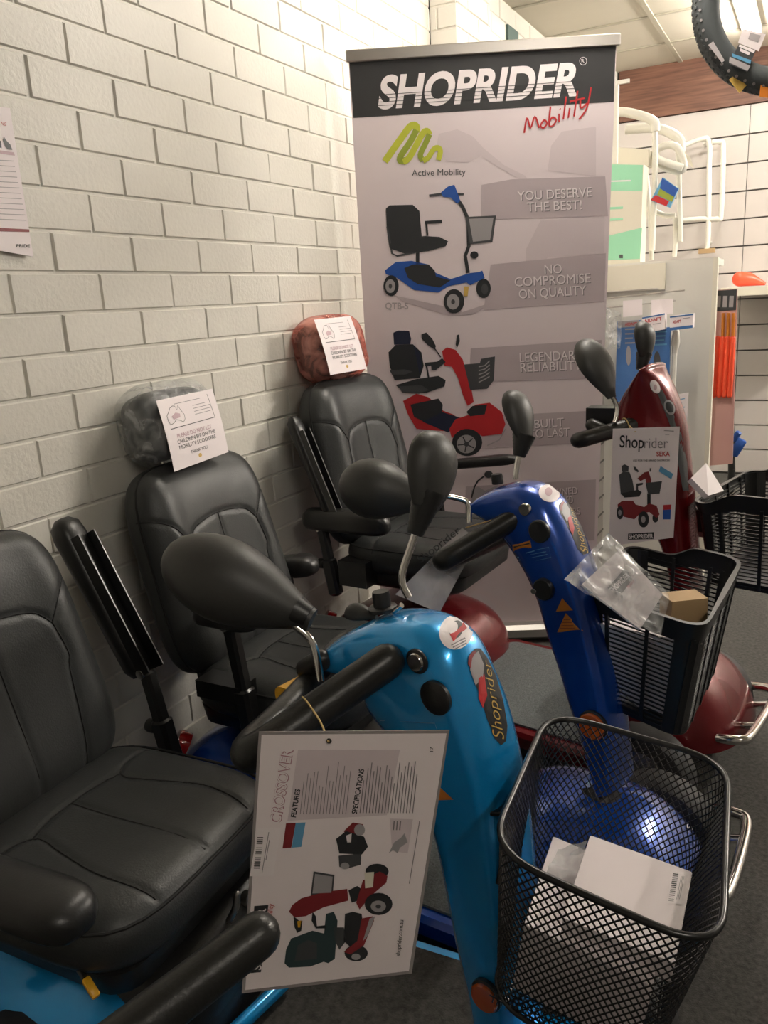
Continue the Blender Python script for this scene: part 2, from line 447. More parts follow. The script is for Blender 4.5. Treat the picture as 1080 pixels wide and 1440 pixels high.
def smooth2(L, k=6): return [(p.x, p.y) for p in spline([V(x, y, 0) for x, y in L], k)]
def seam_tubes(g, seams, T):
    b = BVHTree.FromPolygons(g.v, g.f); out = G()
    for L in seams:
        pts = []
        for x, y in smooth2(L, 5):
            h = b.ray_cast(V(x, y, 1), V(0, 0, -1))
            if h[0]: pts.append(T @ (h[0]+V(0, 0, .0006)))
        if len(pts) > 2: out.tube(pts, .0013, n=5)
    return out
def seat_parts(root, ox, oy, yaw, zs, back_h=.50, recl=15, headrest=True, hr_gap=.0, bw=.45, hrz=.17, hw=.27):
    T0 = Matrix.Translation((ox, oy, 0)) @ Matrix.Rotation(math.radians(yaw), 4, 'Z')
    # cushion: local x right -> world -y ; y up -> +x(forward) ; z out -> +z
    cw, cd, ct = .46, .45, .12
    Tc = T0 @ Matrix.Translation((.015, 0, zs-ct/2)) @ Matrix(((0, 1, 0, 0), (-1, 0, 0, 0), (0, 0, 1, 0), (0, 0, 0, 1)))
    cL = smooth2([(-.225, -.085), (-.16, -.09), (-.12, -.085), (-.098, -.06), (-.11, .0), (-.128, .10), (-.12, .20)])
    cs = [cL, [(-x, y) for x, y in cL], smooth2([(-.10, -.075), (-.05, -.09), (0, -.093), (.05, -.09), (.10, -.075)]), [(0, -.093), (0, .2)]]
    g = pillow(cw, cd, ct, 4.2, 96, cs, .12, .45, gw=.0055, gd=.0035, dip=lambda x, y: -.012*math.exp(-((x/.14)**2+((y)/.16)**2))+.006*math.exp(-((abs(x)-.19)/.04)**2))
    sg = seam_tubes(g, cs, Tc)
    cush = obj('seat_cushion', g.xf(Tc), M['leather'], root, 60); obj('seam', sg, M['seam'], cush)
    # piping round the cushion's upper edge
    pts = [Tc @ V(x, y, .036) for x, y in rim_line(cw, cd, ct, 0, 4.2, .004)]
    obj('piping', G().tube(pts, .0028, n=6, closed=True), M['seam'], cush)
    obj('seat_pan', G().loft([[T0 @ V(.015+x*k, y*k, z) for x, y in rrect(.20, .205, .05)] for z, k in ((zs-.165, .8), (zs-.14, .97), (zs-.10, 1.0))], None), M['plastic'], root, 50)
    # backrest
    bt = .13; a = math.radians(recl)
    Tb = T0 @ Matrix.Translation((-.185, 0, zs-.045)) @ Matrix.Rotation(-a, 4, 'Y') @ Matrix.Translation((0, 0, back_h/2)) @ Matrix(((0, 0, 1, 0), (-1, 0, 0, 0), (0, 1, 0, 0), (0, 0, 0, 1)))
    hh = back_h/2
    top_y = hh*.36
    e_ = bw/2
    yoke = smooth2([(-e_+.012, top_y+.055), (-.17, top_y+.02), (-.128, top_y-.035)])
    yokeR = [(-x, y) for x, y in yoke]
    arch = smooth2([(-.128, top_y-.035), (-.10, top_y-.005), (-.05, top_y+.008), (0, top_y+.012), (.05, top_y+.008), (.10, top_y-.005), (.128, top_y-.035)])
    sideL = smooth2([(-.128, top_y-.035), (-.138, top_y-.10), (-.128, -.05), (-.105, -hh+.015)]); sideR = [(-x, y) for x, y in sideL]
    mid = [(0, top_y+.012), (0, -hh+.015)]
    SM = [yoke, yokeR, arch, sideL, sideR, mid]
    g = pillow(bw, back_h, bt, 5.0, 104, SM, .08, .42, taper=.10, gw=.0055, gd=.0035,
               dip=lambda x, y: .012*math.exp(-((abs(x)-.17)/.045)**2)-.012*math.exp(-((x/.13)**2+((y+.02)/.18)**2)), back=.42)
    sg = seam_tubes(g, SM, Tb)
    back = obj('backrest', g.xf(Tb), M['leather'], root, 60); obj('seam', sg, M['seam'], back)
    pts = [Tb @ V(x*(1-.10*(y/hh+1)/2), y, .018) for x, y in rim_line(bw, back_h, bt, 0, 5.0, .0015)]
    obj('piping', G().tube(pts, .0028, n=6, closed=True), M['seam'], back)
    if headrest:
        for sgn in (-1, 1):
            obj('headrest_post', G().tube([Tb @ V(sgn*.06, hh-.06, -.005), Tb @ V(sgn*.06, hh+.09, -.005)], .006), M['chrome'], root)
        Th = Tb @ Matrix.Translation((0, hh+.015+hr_gap+hrz/2, .0))
        g = pillow(hw, hrz, .105, 4.0, 36, [], .1, .45)
        obj('headrest', g.xf(Th), M['leather'], root, 60)
        return T0, Tb, Th
    return T0, Tb, None
def armpad(root, T, a, b, w=.058, h=.040, name='armrest', m='plastic'):
    """soft-cornered arm pad from a to b (seat frame)"""
    a, b = Vector(a), Vector(b); t = (b-a); L = t.length; t.normalize(); sd = t.cross(V(0, 0, 1)).normalized(); u = sd.cross(t); rings = []
    for q, sc in ((0, .3), (.006, .72), (.02, .95), (.05, 1.), (L*.6, 1.05), (L-.06, 1.08), (L-.03, 1.0), (L-.012, .8), (L, .35)):
        rings.append([T @ (a+t*q+sd*(w/2*sc*se(math.cos(2*PI*k/20), 3))+u*(h/2*sc*se(math.sin(2*PI*k/20), 3)-(h/2)*(1-sc)*.3)) for k in range(20)])
    return obj(name, G().loft(rings), M[m], root, 50)
def flip_arm(root, T, piv, tip, w=.052, h=.055, hand=1):
    """armrest folded up: channel-shaped underside with two cheek plates and a round pad end"""
    piv, tip = Vector(piv), Vector(tip); t = (tip-piv).normalized(); sd = V(0, 1, 0); sd = (sd-t*sd.dot(t)).normalized(); fr = sd.cross(t)
    if fr.x < 0: fr = -fr
    L = (tip-piv).length
    P = lambda q, s, f: T @ (piv+t*q+sd*s+fr*f)
    pad = obj('armrest', G().loft([[P(q, w/2*sc*se(math.cos(2*PI*k/16), 3), -h*.22+h*.30*sc*se(math.sin(2*PI*k/16), 3)) for k in range(16)] for q, sc in
              ((0, .6), (.02, .95), (.1, 1), (L*.6, 1.05), (L-.04, 1.12), (L-.015, 1.0), (L, .5))]), M['plastic'], root, 50, label='armrest folded up against the backrest')
    ch = G()
    for s in (-1, 1): ch.bar(P(.0, s*w*.36, h*.16), P(L-.05, s*w*.36, h*.16), .004, h*.42, up=T.to_3x3() @ fr)
    ch.bar(P(.0, 0, h*-.03), P(L-.05, 0, h*-.03), w*.7, .004, up=T.to_3x3() @ fr)
    obj('channel', ch, M['steelb'], pad, 40)
    return pad
def arm_post(root, T, p, z0, z1, lean=0.03):
    g = G(); a, b = V(p[0]-lean, p[1], z1), V(p[0]+lean*.3, p[1], z0)
    g.bar(T @ a, T @ b, .030, .030, up=(1, 0, 0)); g.bar(T @ (a+(b-a)*.45), T @ b, .040, .040, up=(1, 0, 0))
    o = obj('arm_post', g, M['steelb'], root, 40)
    kn = G(); c = a+(b-a)*.55; kn.disc(T @ (c+V(-.02, 0, 0)), T.to_3x3() @ V(-1, 0, 0), .016, .022)
    obj('arm_knob', kn, M['plastic'], o, 40)
    pp = G().disc(T @ (a+V(.0, -.018, .0)), T.to_3x3() @ V(0, -1, 0), .011, .006); obj('pivot_bolt', pp, M['chrome'], o, 40)
    return o

# ================================================================== SCOOTER BASES
def wheel(root, T, x, y, r, w, spokes=5):
    g = G(); c = lambda a, rr, o: T @ V(x+rr*math.cos(a), y+o, r+rr*math.sin(a))
    prof = [(r*.62, -w*.46), (r*.80, -w/2), (r*.93, -w*.46), (r*.99, -w*.3), (r, 0), (r*.99, w*.3), (r*.93, w*.46), (r*.80, w/2), (r*.62, w*.46)]
    n = 40; rings = [[c(2*PI*k/n, rr*(1-(.015 if k % 2 and abs(o) < w*.4 else 0)), o) for rr, o in prof] for k in range(n+1)]
    g.loft(rings, None, cap=False)
    o = obj('wheel', g, M['rubber'], root, 50)
    rg = G(); rg.loft([[c(2*PI*k/24, r*.62, q) for k in range(24)] for q in (-w*.40, w*.40)])
    for k in range(spokes):
        a = 2*PI*k/spokes
        for s in (-1, 1): rg.bar(c(a, r*.08, s*w*.41), c(a, r*.6, s*w*.41), r*.16, .008, up=(T.to_3x3() @ V(0, 1, 0)))
    for s in (-1, 1): rg.disc(T @ V(x, y+s*w*.40, r), T.to_3x3() @ V(0, s, 0), r*.2, .012)
    obj('wheel_rim', rg, M['satin'], o, 40)
    return o
def dome(T, x, y, z0, lx, ly, lz, n=3.0, N=14, K=28, nose=.0, q=2.4):
    """rounded body cover"""
    rings = []
    for i in range(N+1):
        b = PI/2*i/N; zz_ = z0+lz*se(math.sin(b), q); k = max(.02, se(math.cos(b), q))
        rings.append([T @ V(x+lx*k*se(math.cos(2*PI*j/K), n)-nose*(zz_-z0), y+ly*k*se(math.sin(2*PI*j/K), n), zz_) for j in range(K)])
    return G().loft(rings)
def scooter_base(root, T, m, sx, width=.50, rear_l=.0, front_c=1.17, mat_='deckmat', deck_z=.15, shroud_z=.36, fr=.115, bumper=True, trimw=.022, flx=.215, cover=None, boxy=2.4, wf=.02, fwid=1.0, fy=0., flz=.20):
    w2 = width/2
    # rear body under the seat
    g = dome(T, sx-.04, 0, .13, .27, w2, shroud_z-.13, 4.0)
    body = obj('rear_body', g, m, root, 60)
    obj('battery_cover', dome(T, sx+.02 if cover is None else sx-.02, 0, .135, .245 if cover is None else .215, w2*(.68 if cover is None else .86), shroud_z-(.10 if cover is None else .22), 5.0, q=boxy), cover or M['plastic'], root, 60)
    obj('seat_post', G().tube([T @ V(sx-.01, 0, shroud_z-.03), T @ V(sx-.01, 0, shroud_z+.12)], .028), M['steelb'], root)
    for s in (-1, 1):
        tl = G().disc(T @ V(sx-.22, s*w2*.72, .30), T.to_3x3() @ V(-.55, s*.5, .45), .030, .03, n=18); obj('tail_lamp', tl, M['redlens'], root, 40)
    # deck
    x0, x1 = sx+.16, front_c-.02
    g = G()
    g.loft([[T @ V((x0+x1)/2+a, b, z) for a, b in rrect((x1-x0)/2, w2-ins, .05)] for z, ins in ((deck_z-.06, .03), (deck_z-.045, .004), (deck_z-.012, 0), (deck_z, .008))])
    dk = obj('deck', g, m, root, 40)
    obj('floor_mat', G().loft([[T @ V((x0+x1)/2+a, b, z) for a, b in rrect((x1-x0)/2-trimw, w2-trimw-.006, .04)] for z in (deck_z-.005, deck_z+.006)]), M[mat_], dk, 40)
    # front cover
    fg = dome(T, front_c, fy, deck_z-.02, flx, w2*fwid, flz, 2.7, nose=.25); fc = obj('front_fender', fg, m, root, 60)
    for x, y in ((front_c+wf, w2-.02), (front_c+wf, -w2+.02), (sx-.02, w2-.02), (sx-.02, -w2+.02)): wheel(root, T, x, y, fr, .085)
    obj('chassis', G().bar(T @ V(sx-.2, 0, .10), T @ V(front_c+.1, 0, .10), .22, .06), M['steelb'], root, 40)
    if bumper:
        xb, yc, hw, zb = bumper
        g = G().tube([T @ V(xb-.07, yc-hw*1.0, zb-.01), T @ V(xb, yc-hw*.98, zb), T @ V(xb+.025, yc-hw*.7, zb), T @ V(xb+.025, yc+hw*.7, zb), T @ V(xb, yc+hw*.98, zb), T @ V(xb-.07, yc+hw, zb-.01)], .0125, n=12, smooth=6, round_=True)
        for s in (-1, 1): g.tube([T @ V(front_c+.05, yc+s*hw*.4, .115), T @ V(xb+.02, yc+s*hw*.4, zb)], .009)
        obj('bumper', g, M['chrome'], root, 60)
    return fg

# ================================================================== TILLERS
def tiller_frame(px, py, head):
    h = math.radians(head); return V(px, py, 0), V(math.cos(h), math.sin(h), 0), V(-math.sin(h), math.cos(h), 0)
def tiller_shell(fr, pairs, W2, n=3.2, K=56, sub=5, wsc=None, dp=.09):
    o, fw, lf = fr; near = Plane(o-lf*W2, lf); rows = []
    for (ax, ay), (bx, by) in pairs: rows.append((*near(ax, ay), *near(bx, by)))
    out = []
    for i in range(len(rows)-1):
        g4 = [rows[max(0, min(len(rows)-1, i+k))] for k in (-1, 0, 1, 2)]
        for j in range(sub):
            t = j/sub; out.append([.5*(2*b+(c-a)*t+(2*a-5*b+4*c-d)*t*t+(3*b-a-3*c+d)*t**3) for a, b, c, d in zip(*g4)])
    out.append(list(rows[-1])); rings = []
    L = len(out)
    for i, r in enumerate(out):
        a, b = Vector(r[:3])+lf*W2, Vector(r[3:])+lf*W2; c = (a+b)/2; hv = (a-b)/2
        k = 1. if wsc is None else wsc(i/(L-1))
        q = min(1, 3.5*i/(L-1))*dp
        rings.append([c+hv*se(math.cos(2*PI*j/K), n)+lf*(W2*k*se(math.sin(2*PI*j/K), n)*(1-q*max(0, 1-abs((se(math.cos(2*PI*j/K), n)+.18)/.80)**3)**.5)) for j in range(K)])
    # close the first end roundly
    r0 = rings[0]; c0 = sum(r0, V(0, 0, 0))/K; dirn = (c0-sum(rings[2], V(0, 0, 0))/K).normalized()
    pre = [[c0+(p-c0)*s+dirn*d for p in r0] for s, d in ((.25, .012), (.65, .010), (.9, .005))]
    return G().loft(pre+rings)
def pod(g, stem, tip, wide, thick, nrm, K=24, N=18, b0=.24):
    """mirror shell: egg from stem end to tip; nrm = direction the round back bulges"""
    stem, tip = Vector(stem), Vector(tip); ax = (tip-stem); L = ax.length; ax.normalize(); nrm = Vector(nrm); nrm = (nrm-ax*nrm.dot(ax)).normalized(); sd = ax.cross(nrm); rings = []
    for i in range(N+1):
        t = i/N; tt = .5-.5*math.cos(PI*t)
        r = max(.03, math.sqrt(max(0, 1-((tt-.6)/.4)**2))) if tt > .6 else b0+(1-b0)*math.sin(PI/2*tt/.6)**(1.25 if b0 < .4 else .9)
        c = stem+ax*(L*tt)
        rings.append([c+sd*(wide/2*r*math.cos(2*PI*k/K))+nrm*(thick*r*(max(0, math.sin(2*PI*k/K))+.22*min(0, math.sin(2*PI*k/K)))) for k in range(K)])
    return g.loft(rings)
def mirror(root, stem_pts, st, tip, wide, thick, nrm, r=.006, boot=None):
    o = obj('mirror', pod(G(), st, tip, wide, thick, nrm, b0=.5 if boot else .26), M['pod'], root, 60)
    # shut line across the shell
    sm = spline([Vector(p) for p in stem_pts], 5)
    obj('mirror_stem', G().tube(sm, r, n=10), M['chrome'], o)
    if boot:
        a, b, ra, rb = boot; a, b = Vector(a), Vector(b); n = 14; pts = [a+(b-a)*k/n for k in range(n+1)]; rs = [(ra+(rb-ra)*k/n)*(1+.05*(k % 2)) for k in range(n+1)]
        obj('mirror_boot', G().tube(pts, rs, n=16), M['plastic'], o, 60)
    return o
def dot(fr, W2, x, y, off=0.): return Plane(fr[0]-fr[2]*W2, fr[2])(x, y, off)

# ------------------------------------------------------------------ scooter 1 : light blue
def sframe(x, y, yaw): return Matrix.Translation((x, y, 0)) @ Matrix.Rotation(math.radians(yaw), 4, 'Z')
S1 = thing('mobility_scooter', (.7, -.42, 0), 'light blue mobility scooter nearest the camera with a black wire mesh basket', 'mobility scooter', 'row of mobility scooters')
T1, Tb1, _ = seat_parts(S1, .425, -.445, 2, .475, back_h=.51, headrest=False, bw=.47)
B1 = sframe(0, -.44, 2)
scooter_base(S1, B1, M['lb'], .42, .50, front_c=1.22, mat_='carpet', deck_z=.14, shroud_z=.31, bumper=None, flx=.13, flz=.09, fwid=.7)
obj('front_shroud', dome(B1, .485, .03, .12, .195, .20, .20, 5.0, q=5), M['plastic'], S1, 60)
armpad(S1, T1, (-.10, -.272, .545), (.235, -.262, .538), .085, .056)
arm_post(S1, T1, (-.12, -.262), .33, .54)
flip_arm(S1, T1, (-.165, .315, .565), (-.33, .315, .90), .06, .085); arm_post(S1, T1, (-.13, .315), .33, .57, .035)
LV = at(120, 1376, D=1.17); g = G().bar(LV, at(136, 1402, D=1.155), .012, .008); obj('seat_lever', g, M['yellow'], S1, label='yellow lever tip')
g = G().tube([at(100, 1345, D=1.20), LV], .005); obj('lever_rod', g, M['steelb'], S1)
g = G().tube([T1 @ V(.2, .02, .26), T1 @ V(.235, .03, .32), T1 @ V(.24, .035, .35)], .006, smooth=4, round_=True); g.disc(T1 @ V(.22, .08, .30), (1, 0, .3), .014, .015); obj('seat_latch', g, M['satin'], S1)

g = G().tube([at(300, 1478, z=.165), at(398, 1384, z=.165)], .013, round_=True, n=12); obj('deck_trim', g, M['lb'], S1, 60)
F1 = tiller_frame(1.075, -.375, -13); W1 = .062
P1 = [((438, 929), (443, 950)), ((459, 904), (470, 962)), ((507, 884), (496, 990)), ((567, 890), (500, 1015)), ((612, 922), (520, 1045)), ((642, 984), (545, 1085)), ((662, 1040), (568, 1130)),
      ((683, 1130), (592, 1190)), ((696, 1220), (608, 1260)), ((704, 1310), (624, 1340)), ((710, 1420), (645, 1425)), ((714, 1560), (668, 1560))]
g1 = tiller_shell(F1, P1, W1, 3.0)
TL1 = obj('tiller', g1, M['lb'], S1, 60); bv1 = g1.bvh()
def loop_bar(root, fr, W2, root_px, cor_px, lat, r, bulge=.0, head=None):
    o, fw, lf = fr if head is None else tiller_frame(fr[0].x, fr[0].y, head)
    a = Plane(o-lf*W2, lf)(*root_px)+lf*.02; b = Plane(o-lf*lat, lf)(*cor_px)
    mir = lambda p: p-lf*(2*(p-o).dot(lf))
    mid = (b+mir(b))/2 - fw*bulge
    a1 = a+(b-a)*.5
    path = [a, a1, b-(b-a).normalized()*.03, b+lf*.035-fw*.004, b+lf*(lat*.6), mid+(mir(b)-b)*.0, mir(b)-lf*(lat*.6), mir(b)-lf*.035-fw*.004, mir(b-(b-a).normalized()*.03), mir(a1), mir(a)]
    return obj('handlebar', G().tube(path, r, n=16, smooth=6, round_=True), M['foam'], root, 60), path
hb1, hp1 = loop_bar(S1, F1, W1, (536, 940), (338, 1074), .19, .0245, head=8)
# throttle paddle, dials and buttons
pl = lambda x, y, o=0.: dot(F1, W1, x, y, o)
g = G(); c = Plane(F1[0]-F1[2]*.045, F1[2])(443, 966); g.loft([[c+F1[1]*(a*.85)+V(0, 0, b*.7)+F1[2]*d for a, b in rrect(.04, .022, .018)] for d in (-.05, -.045, .005, .01)]); obj('throttle_paddle', g, M['yellow'], S1, 50, label='yellow throttle paddle')
top = lambda x, y: Plane(F1[0], F1[2])(x, y)
g = G().disc(top(538, 852)-V(0, 0, .006), (-.1, 0, 1), .021, .006).disc(top(538, 852), (-.1, 0, 1), .013, .022); obj('speed_dial', g, M['plastic'], S1, 40)
g = G().tube([top(553, 860), top(565, 851)], .004); obj('key', g, M['chrome'], S1)
g = G(); pod(g, top(530, 866)+V(0, 0, -.004), top(487, 868)+V(0, 0, .004), .03, .02, V(0, 0, 1)); obj('horn_lever', g, M['pod'], S1, 60)
g = G().tube([pl(431, 940)+F1[2]*.0, pl(452, 928)+F1[2]*.0], .016, round_=True, n=14); obj('handlebar_end', g, M['foam'], S1)
g = G().disc(pl(583, 932, -.007), -F1[2], .0125, .008); obj('clamp_bolt', g, M['chrome'], S1, 40)
g = G().disc(pl(583, 932, -.007), -F1[2], .017, .004); obj('bolt_recess', g, M['plastic'], S1, 40)
g = G().disc(pl(610, 983, -.007), -F1[2], .0235, .007); obj('side_cap', g, M['plastic'], S1, 40)
g = G(); decal(g, circ(641, 889, 23, 25, rot=.5), bv1, M['pwhite'], .0008)
decal(g, [(620+12, 893), (651, 876), (656, 884), (637, 903)], bv1, M['pred'], .0016, 2); decal(g, circ(641, 886, 9, 13, rot=.3), bv1, M['pdk2'], .0012, 3)
decal(g, circ(637, 884, 6, 9, rot=.3), bv1, M['pwhite'], .0014, 3)
for k in range(3): decal(g, [(634+k*2, 907+k*3), (653+k, 897+k*3.5), (654+k, 898.5+k*3.5), (634.5+k*2, 908.5+k*3)], bv1, M['inkg'], .0012, 2)
obj('round_sticker', g, None, S1, 0, label='round white sticker with red band')
def badge(root, px_out, bv, sc, ox, oy, sk=0.):
    g = G(); decal(g, px_out, bv, M['pdk'], .0008, 6)
    t = lambda L: [(ox+(x+sk*y)*sc, oy+y*sc) for x, y in L]
    decal(g, t([(7, 10), (16, 4), (24, 24), (22, 40), (12, 52), (4, 30)]), bv, M['pgrey'], .0013, 4)
    decal(g, t([(16, 42), (24, 36), (28, 66), (22, 84), (16, 70)]), bv, M['pred'], .0014, 4)
    decal(g, t([(2, 12), (8, 4), (13, 4), (7, 14), (5, 28), (1, 22)]), bv, M['pdred'], .0014, 3)
    # script lettering: a run of looped gold strokes
    gv, gf, _ = glyphs('Shoprider', -.012); out = []
    b0, b1 = (52, 127), (31, 18)
    for a, b in gv:
        k = 1-.45*a; x = b0[0]+(b1[0]-b0[0])*a-17*b*k; y = b0[1]+(b1[1]-b0[1])*a+(2-12*b)*.5*k
        h = bv.ray_cast(CP, ray(ox+(x+sk*y)*sc, oy+y*sc).normalized())
        out.append(h[0]+(h[1] if h[1].dot(CP-h[0]) > 0 else -h[1])*.0018 if h[0] else out[-1])
    g.add(out, gf, M['gold'])
    return obj('badge', g, None, root, 0, label='dark oval badge with gold script lettering')
badge(S1, [(668, 912), (675, 912), (684, 924), (697, 950), (707, 985), (713, 1020), (711, 1042), (704, 1048), (695, 1038), (684, 1010), (672, 972), (662, 945), (658, 930), (660, 920)], bv1, 1.0, 656, 912)
g = G(); decal(g, [(612, 1100), (638, 1124), (612, 1125)], bv1, M['orange'], .001, 2); obj('warning_label', g, None, S1, 0)
g = G()
for a, b in (((535, 1012), (612, 1016)), ((612, 1016), (617, 1030)), ((535, 1012), (532, 1028))): decal(g, [a, b, (b[0], b[1]+1.2), (a[0], a[1]+1.2)], bv1, M['plblue'], .001, 1)
obj('clear_label', g, None, S1, 0)
c = pl(684, 1400); g = G().disc(c, -F1[2], .021, .009, n=24); o_ = obj('side_lamp', g, M['amber'], S1, 40, label='round amber side lamp')
obj('lamp_ring', G().disc(c+F1[2]*.004, -F1[2], .0235, .008), M['plastic'], o_, 40)
bt_ = top(690, 1560); g = G().tube([bt_, V(1.12, -.43, .22)], .05, n=16); obj('steering_column', g, M['plastic'], S1)
# mirrors of scooter 1
st = pl(472, 946)-F1[2]*.03
D1 = (st-CP).dot(_f)
m_end = at(432, 866, D=D1+.0); m_tip = at(233, 778, D=D1+.05)
mirror(S1, [st, at(440, 905, D=D1), at(415, 880, D=D1), at(395, 862, D=D1)], at(440, 872, D=D1+.005), m_tip, .122, .062, V(.65, -.65, .35), .0055)
mk = G().tube([at(434, 868, D=D1), at(415, 858, D=D1+.003)], [.016, .021], n=16); obj('mirror_joint', mk, M['plastic'], S1)
s2 = top(572, 836)+F1[2]*.045; D2 = (s2-CP).dot(_f); s2 = at(575, 840, D=D2)
mirror(S1, [s2, at(565, 812, D=D2), at(578, 768, D=D2), at(586, 745, D=D2)], at(597, 715, D=D2), at(612, 607, D=D2+.02), .095, .030, V(1, -.35, .1), .0055,
       boot=(at(604, 690, D=D2), at(583, 752, D=D2), .024, .0115))

# mesh basket -----------------------------------------------------------
def mesh_wall(rim, bot, nt, nh, wire):
    """diamond wire mesh between two closed outlines"""
    g = G(); N = len(rim)
    def P(t, h):
        t = (t % 1.)*N; i = int(t) % N; q = t-int(t); a = rim[i].lerp(rim[(i+1) % N], q); b = bot[i].lerp(bot[(i+1) % N], q); return a.lerp(b, h)
    for k in range(nt):
        for s in (1, -1):
            pts = [P((k+s*j*.5)/nt, j/nh) for j in range(nh+1)]
            strip(g, pts, wire)
    return g
def strip(g, pts, w):
    """square wire through pts"""
    n = len(pts); rings = []
    t = (pts[-1]-pts[0]).normalized(); u = t.orthogonal().normalized(); v = t.cross(u)
    for i, p in enumerate(pts): rings.append([p+u*w, p+v*w, p-u*w, p-v*w])
    g.loft(rings, None, cap=False)
def outline(cor, rad, n=6, per=64):
    """rounded closed outline through 4 corner points, evenly resampled"""
    pts = []
    for i in range(4):
        p = cor[i]; a = (cor[i-1]-p); b = (cor[(i+1) % 4]-p); ra = min(rad, a.length*.45); rb = min(rad, b.length*.45); A = p+a.normalized()*ra; Bq = p+b.normalized()*rb
        for k in range(n+1): t = k/n; pts.append(A*(1-t)**2+p*2*t*(1-t)+Bq*t*t)
    L = [0.]
    for i in range(len(pts)): L.append(L[-1]+(pts[(i+1) % len(pts)]-pts[i]).length)
    out = []
    for k in range(per):
        s = L[-1]*k/per; i = max(j for j in range(len(pts)) if L[j] <= s+1e-9); q = (s-L[i])/(L[i+1]-L[i]+1e-9); out.append(pts[i].lerp(pts[(i+1) % len(pts)], q))
    return out
rim = [at(772, 1000, z=.715), at(1025, 1072, z=.675), at(1016, 1345, z=.675), at(686, 1196, z=.715)]
cen = sum(rim, V(0, 0, 0))/4
up1 = ((rim[1]-rim[0]).cross(rim[2]-rim[1])).normalized(); up1 = up1 if up1.z > 0 else -up1
dn = -up1; BD = .235
bot = [cen+(p-cen)*.80+dn*BD for p in rim]
ro = outline(rim, .065, per=96); bo = outline(bot, .055, per=96)
mb = mesh_wall(ro, bo, 100, 36, .00105)
BK1 = obj('basket', mb, M['steelb'], S1, 30, label='black wire mesh basket')
obj('rim', G().tube(ro, .0042, n=10, closed=True), M['chrome_blk'] if 'chrome_blk' in M else M['steelb'], BK1, 60)
obj('base_ring', G().tube(bo, .0035, n=8, closed=True), M['steelb'], BK1, 60)
g = G(); e1, e2 = bot[1]-bot[0], bot[3]-bot[0]
for k in range(1, 34):
    a = k/34
    strip(g, [bot[0]+e1*a, bot[3]+(bot[2]-bot[3])*a], .0008); strip(g, [bot[0]+e2*a, bot[1]+(bot[2]-bot[1])*a], .0008)
obj('base_mesh', g, M['steelb'], BK1, 30)
g = G()
for a in (.45, .55):
    p = (rim[0]+(rim[3]-rim[0])*a)+dn*.05; g.bar(p, p-F1[1]*.05+dn*.02, .02, .006)
g.loft([[ (rim[0]+(rim[3]-rim[0])*a)+dn*d-F1[1]*f_ for a, d in ((.42, .03), (.58, .03), (.58, .16), (.42, .16))] for f_ in (-.004, .006)])
obj('basket_bracket', g, M['steelb'], BK1, 30)

# ------------------------------------------------------------------ scooter 2 : dark blue
S2 = thing('mobility_scooter', (.7, .22, 0), 'dark blue mobility scooter in the middle with a slotted black plastic basket', 'mobility scooter', 'row of mobility scooters')
T2, Tb2, Th2 = seat_parts(S2, .405, .225, 0, .505, back_h=.51, headrest=True, hr_gap=-.01, bw=.475, hw=.25)
B2 = sframe(0, .21, -4)
fg2 = scooter_base(S2, B2, M['blue'], .43, .52, front_c=1.15, deck_z=.14, shroud_z=.34, bumper=(1.365, .16, .15, .17), wf=.06, fr=.13, fwid=.76, fy=.03)
armpad(S2, T2, (-.09, .27, .60), (-.115+.0, .27, .60)) if 0 else armpad(S2, T2, (-.20, .275, .592), (-.13+.0, .275, .606)) if 0 else armpad(S2, T2, (-.26, .275, .590), (-.125, .275, .606), .08, .06)
arm_post(S2, T2, (-.20, .27), .36, .585)
arm_post(S2, T2, (.03, -.262), .34, .66)
armpad(S2, T2, (-.08, -.27, .675), (.08, -.27, .675))
g = G().box((-.06, -.03, -.02), (.06, .03, .02), T=T2 @ Matrix.Translation((-.04, -.25, .50))); obj('arm_bracket', g, M['steelb'], S2)
F2 = tiller_frame(1.075, .20, -14); W2_ = .062
P2 = [((656, 710), (658, 722)), ((668, 698), (672, 735)), ((690, 689), (690, 752)), ((722, 687), (702, 772)), ((752, 704), (716, 795)), ((771, 731), (732, 824)), ((786, 760), (745, 855)), ((800, 797), (755, 890)),
      ((814, 840), (765, 922)), ((829, 900), (777, 957)), ((842, 960), (790, 1000)), ((852, 1030), (806, 1045)), ((860, 1120), (828, 1125))]
g2 = tiller_shell(F2, P2, W2_, 3.0); obj('tiller', g2, M['blue'], S2, 60); bv2 = g2.bvh()
hb2, hp2 = loop_bar(S2, F2, W2_, (716, 732), (612, 795), .165, .0215)
p2 = lambda x, y, o=0.: dot(F2, W2_, x, y, o)
g = G().disc(p2(737, 717, -.007), -F2[2], .0125, .008); obj('clamp_bolt', g, M['chrome'], S2, 40)
g = G().disc(p2(757, 748, -.007), -F2[2], .0225, .008); obj('side_cap', g, M['plastic'], S2, 40)
g = G().disc(p2(764, 829, -.007), -F2[2], .022, .012); obj('charge_port', g, M['plastic'], S2, 40)
g = G().disc(p2(755, 829, .010), -F2[2], .006, .004); obj('port_pin', g, M['chrome'], S2, 40)
g = G(); decal(g, circ(772, 694, 15, 12, rot=.3), bv2, M['pwhite'], .0008); decal(g, circ(771, 692, 5, 6), bv2, M['inkp'], .0014, 2); obj('round_sticker', g, None, S2, 0, label='round white sticker')
badge(S2, [(791, 704), (797, 704), (806, 716), (818, 742), (826, 766), (828, 778), (820, 780), (812, 772), (800, 745), (788, 722), (785, 710)], bv2, .58, 785, 704, .15)
g = G(); decal(g, [(721, 766), (746, 760), (748, 770), (722, 775)], bv2, M['orange'], .001, 2)
decal(g, [(723, 768), (745, 763), (745.5, 765), (723.4, 770)], bv2, M['pdk'], .0016, 1); obj('orange_label', g, None, S2, 0)
g = G()
